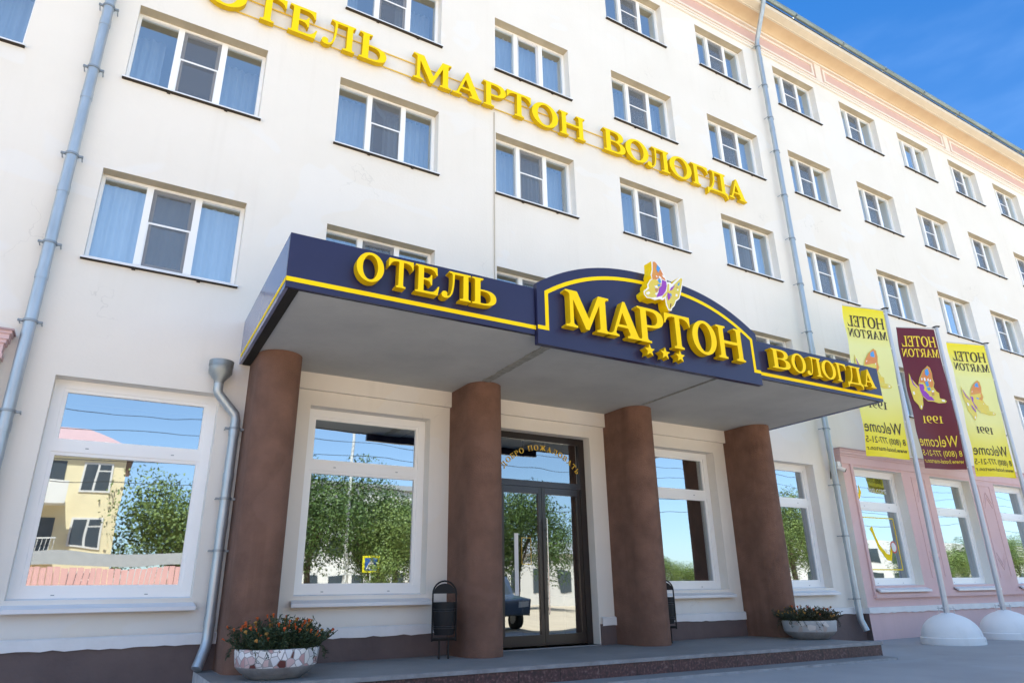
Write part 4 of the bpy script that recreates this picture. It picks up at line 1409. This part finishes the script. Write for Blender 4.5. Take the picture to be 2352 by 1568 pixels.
for i in range(30):
    a, b = xs[i], xs[i + 1]
    ya, yb = fy(a) - 0.30 + jit[i] * 0.4, fy(b) - 0.30 + jit[i + 1] * 0.4
    mb.face([(a, ya, 0.035), (b, yb, 0.035), (b, fy(b), 0.05), (a, fy(a), 0.05)], 'platform_top')
    mb.face([(a, ya - 0.01, -0.01), (b, yb - 0.01, -0.01), (b, yb, 0.035), (a, ya, 0.035)], 'step_edge')
mb.build('lower_ledge', pl)


# ------------------------------------------------------------------ planters
def planter(x, y, z, label, stones, worn, seed, flowers):
    rnd = random.Random(seed)
    t = thing('planter', label, 'planter', (x, y, z), rnd.uniform(0, 3), 'stone flower bowls on the platform')
    mb = MB()
    pr = [(0.0, 0.0), (0.29, 0.0), (0.31, 0.015), (0.40, 0.07), (0.455, 0.125), (0.465, 0.14), (0.485, 0.30), (0.48, 0.325), (0.455, 0.33), (0.44, 0.30), (0.43, 0.25)]
    mb.lathe(pr, stones, 44, ms={0: 'concrete', 1: 'concrete', 2: 'concrete', 3: 'concrete', 4: 'concrete'})
    mb.build('bowl', t, True)
    mb = MB()
    mb.face([(0.435 * math.cos(k * math.pi / 12), 0.435 * math.sin(k * math.pi / 12), 0.29) for k in range(24)], 'soil')
    mb.build('soil', t)
    lf, stm = MB(), MB()
    lm = 'dry_leaf' if worn else 'marigold_leaf'
    hmax = 0.31 if worn else 0.42
    for i in range(300):
        a, q = rnd.uniform(0, 6.283), math.sqrt(rnd.random()) * 0.46
        bx, by = q * math.cos(a), q * math.sin(a)
        lean = (q / 0.46) * rnd.uniform(0.05, 0.26)
        h = hmax * rnd.uniform(0.45, 1.0) * (1 - 0.35 * (q / 0.46) ** 2)
        tx, ty, tz = bx + lean * math.cos(a) + rnd.uniform(-0.04, 0.04), by + lean * math.sin(a) + rnd.uniform(-0.04, 0.04), 0.29 + h
        stm.tube([(bx, by, 0.28), ((bx * 2 + tx) / 3, (by * 2 + ty) / 3, 0.29 + h * 0.45), (tx, ty, tz)], 0.0035, lm, 4, False)
        for k in range(20):
            u = rnd.uniform(0.08, 0.97)
            c = Vector((bx + (tx - bx) * u * u, by + (ty - by) * u * u, 0.29 + h * u))
            d = Vector((rnd.gauss(0, 1), rnd.gauss(0, 1), rnd.gauss(0.25, 0.6))).normalized()
            e = d.cross(Vector((rnd.gauss(0, 1), rnd.gauss(0, 1), rnd.gauss(0, 1)))).normalized()
            L, W = rnd.uniform(0.03, 0.065), rnd.uniform(0.006, 0.013)
            lf.face([c, c + d * L * 0.5 + e * W, c + d * L, c + d * L * 0.5 - e * W], lm)
        if rnd.random() < flowers:
            rr = rnd.uniform(0.012, 0.024)
            m = 'flower_orange' if rnd.random() < (0.25 if worn else 0.6) else 'flower_gold'
            up_ = Vector((tx - bx, ty - by, h)).normalized()
            p = Vector((tx, ty, tz))
            fl = MB()
            fl.tube([p - up_ * 0.03, p, p + up_ * rr * 0.5, p + up_ * rr * 0.9], [0.005, rr * 0.65, rr, rr * 0.35], m, 7)
            fl.build('flower', t)
    for k in range(18 if not worn else 26):                # trailing shoots over the rim
        a = rnd.uniform(0, 6.283)
        p0 = Vector((0.44 * math.cos(a), 0.44 * math.sin(a), 0.32))
        p1 = Vector((0.53 * math.cos(a), 0.53 * math.sin(a), 0.34))
        p2 = Vector((0.57 * math.cos(a + 0.1), 0.57 * math.sin(a + 0.1), rnd.uniform(0.18, 0.28)))
        stm.tube([p0, p1, p2], 0.003, lm, 4, False)
        for j in range(9):
            c = p1.lerp(p2, rnd.random())
            d = Vector((rnd.gauss(0, 1), rnd.gauss(0, 1), rnd.gauss(-0.3, 0.5))).normalized()
            e = d.cross(Vector((0.3, 0.2, 1))).normalized()
            lf.face([c, c + d * 0.025 + e * 0.009, c + d * 0.05, c + d * 0.025 - e * 0.009], lm)
    lf.build('foliage', t)
    stm.build('stem', t)
    return t


planter(-3.88, -1.45, 0.255, 'mosaic stone bowl full of orange marigolds near the left end of the platform', 'mosaic_stones', False, 3, 0.27)
planter(5.95, -1.42, 0.255, 'worn grey stone bowl with drying plants beside the last brown column', 'worn_stones', True, 5, 0.27)


# ------------------------------------------------------------------ litter bins
def make_bin():
    t = thing('litter_bin', 'black metal litter bin on legs between the window and the second column', 'bin', (0, 0, 0), 0, 'litter bins by the entrance')
    mb = MB()
    prof = [(0.0, 0.33), (0.145, 0.33), (0.148, 0.36), (0.160, 0.40), (0.164, 0.56), (0.162, 0.70), (0.168, 0.78), (0.160, 0.78), (0.152, 0.70), (0.12, 0.40)]
    mb.lathe(prof, 'bin_black', 28)
    mb.build('barrel', t, True)
    for z in (0.42, 0.445, 0.655, 0.685):
        mb = MB()
        rr = 0.1615 if z < 0.5 else 0.1630
        mb.lathe([(rr, z - 0.003), (rr + 0.005, z), (rr, z + 0.003)], 'bin_rib', 28)
        mb.build('rib', t, True)
    mb = MB()
    pts = [(-0.178, 0.0, 0.24), (-0.178, 0, 0.9)] + [(-0.178 * math.cos(math.pi * k / 12), 0, 0.9 + 0.178 * math.sin(math.pi * k / 12)) for k in range(1, 12)] + [(0.178, 0, 0.9), (0.178, 0, 0.24)]
    mb.tube(pts, 0.013, 'bin_black', 8)
    mb.tube([(-0.178, 0, 0.26), (0.178, 0, 0.26)], 0.012, 'bin_black', 8)
    mb.build('frame', t, True)
    mb = MB()
    L = [(-0.165, 0.90), (0.165, 0.90)] + [(0.165 * math.cos(math.pi * k / 12), 0.905 + 0.14 * math.sin(math.pi * k / 12)) for k in range(0, 13)]
    mb.prism([L], -0.008, 0.008, 'bin_black')
    mb.build('hood', t)
    mb = MB()
    mb.box((-0.17, -0.06, 0.27), (0.17, 0.06, 0.29), 'bin_black')
    mb.build('tray', t)
    for sx in (-1, 1):
        mb = MB()
        mb.box((sx * 0.07 - 0.012, -0.012, -0.01), (sx * 0.07 + 0.012, 0.012, 0.27), 'bin_black')
        mb.build('leg', t)
    return t


b1 = make_bin()
b1.location = (-1.30, -0.62, 0.255)
b1.rotation_euler = (0, 0, R(-14))
b2 = copy_tree(b1)
b2.location = (3.2, -0.50, 0.255)
b2.rotation_euler = (0, 0, R(-30))
b2['label'] = 'black metal litter bin half hidden behind the third brown column'


# ------------------------------------------------------------------ flags
def flag(px, pz_top, vec, maroon, label, seed, lx):
    rnd = random.Random(seed)
    t = thing('flagpole', label, 'flag', (px, -1.8, 0), 0, 'banner flagpoles in white dome bases')
    mb = MB()
    pr = [(0.60, -0.01), (0.605, 0.02), (0.60, 0.13), (0.575, 0.14)] + [(0.57 * math.cos(math.pi / 2 * k / 10), 0.14 + 0.46 * math.sin(math.pi / 2 * k / 10)) for k in range(0, 9)] + [(0.10, 0.61), (0.0, 0.612)]
    mb.lathe(pr, 'dome_white', 44)
    mb.build('base', t, True)
    mb = MB()
    mb.tube([(0, 0, 0.5), (lx * 0.4, 0, 3.6), (lx, 0, pz_top)], [0.058, 0.055, 0.045], 'pole_grey', 14)
    mb.build('pole', t, True)
    mb = MB()
    for a in range(4):
        cx, sy = math.cos(a * math.pi / 2 + 0.4), math.sin(a * math.pi / 2 + 0.4)
        mb.tube([(0.05 * cx, 0.05 * sy, 0.70), (0.17 * cx, 0.17 * sy, 0.70)], 0.008, 'pole_grey', 6)
        mb.tube([(0.14 * cx, 0.14 * sy, 0.59), (0.14 * cx, 0.14 * sy, 0.74)], 0.007, 'pole_grey', 6)
    mb.lathe([(0.055, 0.68), (0.085, 0.68), (0.085, 0.72), (0.055, 0.72)], 'pole_grey', 16)
    mb.build('clamp', t)
    dx, dy = vec
    ln = math.hypot(dx, dy)
    ux, uy = dx / ln, dy / ln
    mb = MB()
    mb.tube([(lx, 0, pz_top - 0.03), (lx + ux * ln * 1.0, uy * ln * 1.0, pz_top - 0.045)], 0.014, 'pole_grey', 8)
    mb.build('arm', t)
    mb = MB()
    mb.lathe([(0.0, 0.0), (0.07, 0.0), (0.10, 0.012), (0.06, 0.03), (0.0, 0.035)], 'cable_black', 14, (lx, 0, pz_top))
    mb.build('cap', t, True)
    H = 3.75
    wdt = ln - 0.05
    ph = rnd.uniform(0, 6)
    nx, ny = uy, -ux
    if ny > 0:
        nx, ny = -nx, -ny

    def surf(u, v, off=0.0):
        """u: 0 at pole .. 1 free edge, v: 0 top .. 1 bottom"""
        zt = pz_top - 0.06 - v * H
        xp = lx * (zt / pz_top) ** 1.6
        s = 0.075 + u * wdt * (1 + 0.10 * v)
        wv = 0.05 * math.sin(u * 4.6 + v * 3.6 + ph) * (0.2 + v) + 0.06 * v * u + 0.012 * math.sin(v * 21 + u * 2 + ph) * (0.4 + u)
        return Vector((xp + ux * s + nx * (wv + off), uy * s + ny * (wv + off), zt))
    mb = MB()
    NU, NV = 18, 44
    V = [surf(i / NU, j / NV) for j in range(NV + 1) for i in range(NU + 1)]
    F = [(j * (NU + 1) + i, j * (NU + 1) + i + 1, (j + 1) * (NU + 1) + i + 1, (j + 1) * (NU + 1) + i) for j in range(NV) for i in range(NU)]
    mb.raw(V, F, 'banner_maroon' if maroon else 'banner_yellow')
    bo = mb.build('banner', t, True)
    ink = 'ink_yellow' if maroon else 'ink_brown'
    # printed text reads right from the far side, so it is mirrored from the street
    def put2d(V2, F2, m, target, lift=0.009):
        for sgn in (1, -1):
            P = [surf(p[0], p[1], sgn * lift) for p in V2]
            target.raw(P, F2, m)

    def serif(word, u0, u1, v0, v1):
        tx = MB()
        adv = [glyph(c)[0] for c in word]
        tot = sum(adv)
        k = (u1 - u0) / tot
        acc = 0
        for c, a in zip(word, adv):
            lp = glyph(c)[1]
            flat = [q for L in lp for q in L]
            tr = [tuple(i) for i in tessellate_polygon([[Vector((x, z, 0)) for x, z in L] for L in lp])]
            put2d([(u0 + (acc + x) * k, v1 - (v1 - v0) * z / 1000) for x, z in flat], tr, ink, tx)
            acc += a
        tx.build('lettering', bo)

    def sanst(body, u0, u1, v0, v1, ref=None):
        tx = MB()
        V2, F2 = sans(body)
        xs = [p[0] for p in V2]
        a, b = min(xs), max(xs)
        top = ref or max(p[1] for p in V2)
        put2d([(u0 + (x - a) / (b - a) * (u1 - u0), v1 - (v1 - v0) * y / top) for x, y in V2], F2, ink, tx)
        tx.build('lettering', bo)
    serif('HOTEL', 0.05, 0.92, 0.062, 0.140)
    serif('MARTON', 0.03, 0.95, 0.156, 0.216)
    serif('1991', 0.30, 0.78, 0.640, 0.690)
    sanst('Welcome', 0.07, 0.985, 0.775, 0.850)
    sanst('8 (800) 777-21-5', 0.04, 0.985, 0.876, 0.915)
    sanst('www.hotel-marton.r', 0.04, 0.985, 0.934, 0.962)
    # butterfly print
    pr_ = MB()

    def bz(x, y):
        v = (y - 325) / 1078.0
        u = 1 - (x - (555 + v * 215)) / ((855 + v * 250) - (555 + v * 215))
        return u * 0.98, v

    def shape(L, m, lift):
        P = [bz(*q) for q in L]
        tr = [tuple(i) for i in tessellate_polygon([[Vector((a, b, 0)) for a, b in P]])]
        put2d(P, tr, m, pr_, lift)
    shape([(795, 630), (815, 645), (830, 690), (835, 730), (850, 765), (845, 795), (870, 830), (888, 840), (895, 880), (930, 888), (948, 903), (938, 915), (890, 918), (850, 905), (812, 903), (775, 870), (745, 820), (735, 765), (740, 720), (758, 670)], 'wing_yellow', 0.010)
    shape([(655, 690), (680, 735), (720, 775), (738, 790), (752, 830), (772, 870), (776, 930), (762, 972), (745, 960), (735, 935), (700, 900), (685, 850), (668, 790)], 'wing_yellow', 0.010)
    shape([(793, 634), (812, 648), (828, 690), (832, 735), (846, 768), (838, 800), (800, 790), (770, 760), (742, 760), (745, 718), (760, 674)], 'wing_orange', 0.013)
    shape([(738, 770), (770, 775), (790, 820), (830, 860), (860, 898), (810, 896), (772, 862), (748, 815)], 'wing_purple', 0.013)
    shape([(775, 665), (795, 650), (808, 690), (795, 712), (778, 700)], 'wing_blue', 0.016)
    shape([(780, 755), (800, 750), (812, 785), (795, 795)], 'wing_blue', 0.016)
    shape([(796, 800), (818, 796), (828, 820), (808, 826)], 'wing_blue', 0.016)
    for q in ([(750, 728), (758, 724), (762, 742), (754, 746)], [(768, 728), (777, 722), (786, 745), (776, 750)], [(795, 735), (803, 728), (808, 745), (800, 752)], [(812, 742), (822, 735), (824, 750), (815, 756)], [(832, 822), (848, 820), (852, 832), (838, 836)], [(908, 890), (930, 895), (932, 908), (912, 905)], [(692, 835), (704, 828), (712, 850), (700, 858)], [(752, 940), (760, 935), (762, 955), (754, 958)]):
        shape(q, 'wing_white', 0.016)
    shape([(832, 838), (852, 836), (856, 858), (838, 862)], 'wing_tan', 0.016)
    shape([(728, 845), (742, 850), (770, 892), (768, 905), (745, 880)], 'wing_purple', 0.013)
    shape([(668, 720), (674, 722), (700, 770), (730, 800), (726, 806), (692, 776)], 'wing_purple', 0.013)
    pr_.build('butterfly_print', bo)
    mb = MB()
    for v in (0.02, 0.27, 0.52, 0.76, 0.985):
        a = surf(0.0, v)
        xp = lx * (a.z / pz_top) ** 1.6
        mb.tube([(xp, 0, a.z), (a.x, a.y, a.z)], 0.012, 'wing_white', 6)
    mb.build('clip', t)
    return t


flag(10.02, 7.72, (-1.30, 0.28), False, 'nearest yellow hotel banner flag, half covered by the canopy end', 1, 0.22)
flag(12.40, 7.66, (-1.10, 0.44), True, 'dark red hotel banner flag between the two yellow ones', 2, 0.14)
flag(14.94, 7.62, (-1.30, 0.38), False, 'farthest yellow hotel banner flag at the right edge of the photo', 3, 0.10)


# ------------------------------------------------------------------ across the street (seen in the window glass)
def tree_meshes(seed, h, rad, m, n=2600, lobes=9, leaf=0.34):
    rnd = random.Random(seed)
    L = MB()
    cs = [(rnd.gauss(0, rad * 0.42), rnd.gauss(0, rad * 0.42), h * rnd.uniform(0.35, 0.88), rad * rnd.uniform(0.35, 0.6)) for _ in range(lobes)]
    for i in range(n):
        c = rnd.choice(cs)
        d = Vector((rnd.gauss(0, 1), rnd.gauss(0, 1), rnd.gauss(0, 1))).normalized()
        q = c[3] * (rnd.random() ** 0.4)
        p = Vector((c[0], c[1], c[2])) + Vector((d.x, d.y, d.z * 1.15)) * q
        a = Vector((rnd.gauss(0, 1), rnd.gauss(0, 1), rnd.gauss(0, 1))).normalized()
        b = a.cross(d).normalized()
        s = leaf * rnd.uniform(0.6, 1.3)
        L.face([p - a * s * 0.5, p + b * s * 0.3, p + a * s * 0.5, p - b * s * 0.3], m)
    T = MB()
    T.tube([(0, 0, -0.2), (0.05, 0, h * 0.3), (rnd.uniform(-0.3, 0.3), rnd.uniform(-0.3, 0.3), h * 0.75)], [0.26, 0.19, 0.06], 'bark', 8)
    for k in range(6):
        a = rnd.uniform(0, 6.28)
        z = h * rnd.uniform(0.25, 0.5)
        T.tube([(0.04, 0, z), (math.cos(a) * rad * 0.3, math.sin(a) * rad * 0.3, z + h * 0.18), (math.cos(a) * rad * 0.55, math.sin(a) * rad * 0.55, z + h * 0.32)], [0.11, 0.07, 0.03], 'bark', 6)
    return L, T


kinds = [tree_meshes(1, 8.5, 4.2, 'tree_leaf', 26000, 16, 0.17), tree_meshes(2, 7.0, 3.4, 'tree_leaf_pale', 20000, 14, 0.16), tree_meshes(3, 9.0, 3.2, 'tree_leaf_pale', 20000, 16, 0.15)]
names = ['broad dark green tree across the street', 'bushy bright green tree across the street', 'tall pale drooping tree across the street']
protos = []
for (L, T), nm in zip(kinds, names):
    t = thing('tree', nm, 'tree', (0, 0, 0), 0, 'trees across the street')
    T.build('trunk', t, True)
    L.build('crown', t)
    protos.append(t)
spots = [(0, 5.0, -31, 1.0, 'standing left of the street lamp'), (1, 8.6, -29.5, 0.9, 'standing right of the street lamp'), (0, 12.5, -36, 0.95, 'behind the first two'), (1, -1.8, -33, 1.1, 'at the corner of the yellow flats'),
         (0, 19.3, -31, 0.92, 'left of the white building'), (2, 48.0, -31, 1.05, 'at the far end of the street'), (2, 60, -36, 0.8, 'behind the far one'), (1, 36, -44, 0.7, 'beyond the white building'), (1, 41, -46, 0.6, 'alone in the distance'), (0, 16.0, -33, 0.75, 'between two larger ones'), (2, 15.5, -40, 0.9, 'in the back row'), (2, 54, -33, 0.95, 'beside the far one'), (0, 24, -48, 0.7, 'beside the shop'), (1, 51, -47, 0.6, 'between the shop and the far ones'), (2, 46.5, -46, 0.5, 'small and near the shop'), (0, 82, -40, 0.8, 'first before the office building'), (1, 91, -41, 0.9, 'second before the office building'), (0, 103, -42, 0.85, 'third before the office building'), (2, 114, -43, 0.9, 'fourth before the office building')]
seen = set()
for k, x, y, sc_, extra in spots:
    o = protos[k] if k not in seen else copy_tree(protos[k])
    seen.add(k)
    o.location = (x, y, 0)
    o.rotation_euler = (0, 0, x * 1.7)
    o.scale = (sc_, sc_, sc_)
    o['label'] = names[k] + ' ' + extra

fb = thing('apartment_building', 'yellow two storey block of flats with balconies across the street', 'building', (-13.5, -36, 0))
mb = MB()
mb.box((-14, -4, 0), (8.3, 5, 8.6), 'facade_yellow')
mb.build('wall', fb)
mb = MB()
mb.raw([(-14.4, 5.4, 8.6), (8.7, 5.4, 8.6), (8.7, -4.4, 8.6), (-14.4, -4.4, 8.6), (-13.0, 0.5, 10.6), (6, 0.5, 10.6)], [(0, 1, 5, 4), (1, 2, 5), (2, 3, 4, 5), (3, 0, 4)], 'roof_pink')
mb.box((1.5, 0.3, 9.9), (2.2, 1.0, 11.4), 'facade_brick')
mb.build('roof', fb)
for bx in (-9, -3.4, 3.2):
    for bz_, m in ((2.9, 'facade_brick'), (5.7, 'facade_white')):
        mb = MB()
        mb.box((bx, 5.0, bz_), (bx + 2.6, 6.1, bz_ + 0.15), 'facade_white')
        if m == 'facade_white':
            mb.box((bx, 6.02, bz_ + 0.15), (bx + 2.6, 6.1, bz_ + 1.1), m)
        else:
            mb.box((bx, 6.02, bz_ + 1.05), (bx + 2.6, 6.1, bz_ + 1.12), 'facade_white')
            for k in range(14):
                mb.box((bx + k * 0.195, 6.04, bz_ + 0.15), (bx + k * 0.195 + 0.03, 6.08, bz_ + 1.05), 'facade_white')
        mb.box((bx + 0.3, 5.0, bz_ + 0.2), (bx + 2.3, 5.03, bz_ + 2.2), 'window_dark')
        mb.build('balcony', fb)
for bx in (-12, -6, 0.6, 6.3):
    for bz_ in (1.0, 3.6, 6.4):
        mb = MB()
        mb.box((bx, 5.0, bz_), (bx + 1.4, 5.04, bz_ + 1.5), 'facade_white')
        mb.box((bx + 0.1, 5.04, bz_ + 0.1), (bx + 0.64, 5.05, bz_ + 1.4), 'window_dark')
        mb.box((bx + 0.74, 5.04, bz_ + 0.1), (bx + 1.3, 5.05, bz_ + 1.0), 'window_dark')
        mb.box((bx + 0.74, 5.04, bz_ + 1.08), (bx + 1.3, 5.05, bz_ + 1.4), 'window_dark')
        mb.build('window', fb)
fc = thing('apartment_building', 'beige three storey block of flats behind the street trees', 'building', (18, -56, 0))
mb = MB()
mb.box((-9, -5, 0), (8, 5, 10.5), 'facade_white')
mb.box((-9.3, -5.3, 10.5), (8.3, 5.3, 10.9), 'roof_grey')
mb.build('wall', fc)
for bx in range(-8, 8, 2):
    for bz_ in (1.2, 4.4, 7.6):
        mb = MB()
        mb.box((bx, 5.0, bz_), (bx + 1.1, 5.05, bz_ + 1.6), 'window_dark')
        mb.build('window', fc)
mb = MB()
for k in range(90):
    x = -24 + k * 0.26
    mb.box((x, -27.0, 0.05), (x + 0.235, -26.96, 2.5 + 0.03 * math.sin(k * 2.1)), 'fence_pink')
mb.box((-24, -27.1, 0.4), (-0.6, -27.0, 0.5), 'facade_white')
mb.box((-24, -26.99, 2.60), (-0.6, -26.94, 3.2), 'roof_grey')
tag(mb.build('fence'), 'pink board fence with a white top panel across the street', 'fence')
wb = thing('shop_building', 'low white building with a grey roof across the street', 'building', (30, -46, 0))
mb = MB()
mb.box((-6, -6, 0), (7, 4, 4.3), 'facade_white')
mb.build('wall', wb)
mb = MB()
mb.raw([(-6.4, 4.4, 4.3), (7.4, 4.4, 4.3), (7.4, -6.4, 4.3), (-6.4, -6.4, 4.3), (-3, -1, 5.6), (4, -1, 5.6)], [(0, 1, 5, 4), (1, 2, 5), (2, 3, 4, 5), (3, 0, 4)], 'roof_grey')
mb.build('roof', wb)
for bx in (-5, -2.5, 0, 2.5, 5):
    mb = MB()
    mb.box((bx, 4.0, 1.2), (bx + 1.3, 4.04, 2.9), 'window_dark')
    mb.build('window', wb)
wc = thing('office_building', 'pale long building at the far end of the street', 'building', (92, -52, 0))
mb = MB()
mb.box((-24, -6, 0), (40, 6, 7.0), 'facade_white')
mb.build('wall', wc)
for k in range(14):
    for z in (1.2, 4.2):
        mb = MB()
        mb.box((-22 + k * 4.2, 6, z), (-20 + k * 4.2, 6.05, z + 1.7), 'window_dark')
        mb.build('window', wc)
lp = thing('street_lamp', 'tall pale street lamp post across the street', 'lamp', (6.3, -28.2, 0))
mb = MB()
mb.tube([(0, 0, -0.1), (0, 0, 2.2), (0, 0, 2.25), (0, 0, 10.6)], [0.17, 0.16, 0.11, 0.08], 'lamp_grey', 12)
mb.build('post', lp, True)
mb = MB()
mb.tube([(0, 0, 10.4), (0.3, 0.5, 11.0), (0.7, 1.4, 11.2)], 0.04, 'lamp_grey', 8)
mb.box((0.6, 1.3, 11.12), (0.85, 1.9, 11.26), 'lamp_grey')
mb.build('lamp_head', lp)
for i, (z, y) in enumerate(((10.2, -27.5), (9.4, -28), (8.3, -27), (7.6, -26.2), (6.9, -28.6))):
    mb = MB()
    pts = [(x, y, z + 0.9 * (((x - 6.3) % 34 - 17) / 17) ** 2 - 0.4) for x in range(-60, 121, 4)]
    mb.tube(pts, 0.018, 'cable_black', 5)
    tag(mb.build('overhead_wire'), ['highest', 'second', 'third', 'fourth', 'lowest'][i] + ' overhead wire along the street', 'wire')
sg = thing('crossing_sign', 'yellow edged pedestrian crossing sign on a thin post across the street', 'sign', (7.4, -27.2, 0))
mb = MB()
mb.tube([(0, 0, -0.1), (0, 0, 3.3)], 0.03, 'lamp_grey', 8)
mb.build('post', sg)
mb = MB()
mb.box((-0.42, 0.03, 2.35), (0.42, 0.05, 3.3), 'sign_yellow')
mb.box((-0.30, 0.05, 2.47), (0.30, 0.055, 3.18), 'sign_blue')
mb.prism([[(-0.25, 2.55), (0.25, 2.55), (0, 3.1)]], 0.062, 0.056, 'facade_white')
mb.build('board', sg)
# parked car behind the photographer's right shoulder, seen only in the door glass
car = thing('parked_car', 'blue grey off road car parked opposite the entrance', 'car', (5.25, -10.7, 0), R(86))
mb = MB()
side = [(-2.15, 0.45), (2.15, 0.45), (2.2, 0.95), (1.25, 1.08), (0.75, 1.68), (-1.75, 1.72), (-2.1, 1.05), (-2.2, 0.95)]
mb.prism([side], -0.88, 0.88, 'car_blue')
cb = mb.build('body', car)
bv = cb.modifiers.new('bevel', 'BEVEL')
bv.width = 0.11
bv.segments = 4
bv.limit_method = 'ANGLE'
mb = MB()
for a, b_ in (((1.22, 1.11), (0.79, 1.63)), ((-2.07, 1.12), (-1.79, 1.66))):
    sg_ = 0.014 if a[0] > 0 else -0.014
    mb.raw([(a[0] + sg_, -0.76, a[1]), (a[0] + sg_, 0.76, a[1]), (b_[0] + sg_, 0.66, b_[1]), (b_[0] + sg_, -0.66, b_[1])], [(0, 1, 2, 3)], 'window_dark')
mb.build('windscreen', car)
for xx in (-2.19, 2.19):
    for yy in (-0.62, 0.62):
        mb = MB()
        mb.box((xx - 0.03, yy - 0.16, 0.72), (xx + 0.03, yy + 0.16, 0.88), 'paper' if xx > 0 else 'decal_red')
        mb.build('headlight' if xx > 0 else 'tail_light', car)
for yy in (-0.885, 0.885):
    for q in ([(-1.85, 1.1), (-0.75, 1.1), (-0.75, 1.6), (-1.68, 1.6)], [(-0.65, 1.1), (0.25, 1.1), (0.25, 1.6), (-0.65, 1.6)], [(0.35, 1.1), (1.05, 1.1), (0.70, 1.6), (0.35, 1.6)]):
        mb = MB()
        mb.prism([q], yy - 0.01, yy + 0.01, 'window_dark')
        mb.build('window', car)
    for xx in (-1.35, 1.35):
        mb = MB()
        mb.tube([(xx, yy - 0.1, 0.36), (xx, yy + 0.1, 0.36)], 0.36, 'rubber', 20)
        wh = mb.build('wheel', car, True)
        mb = MB()
        mb.tube([(xx, yy - 0.105, 0.36), (xx, yy + 0.105, 0.36)], 0.2, 'lamp_grey', 16)
        mb.build('rim', wh, True)
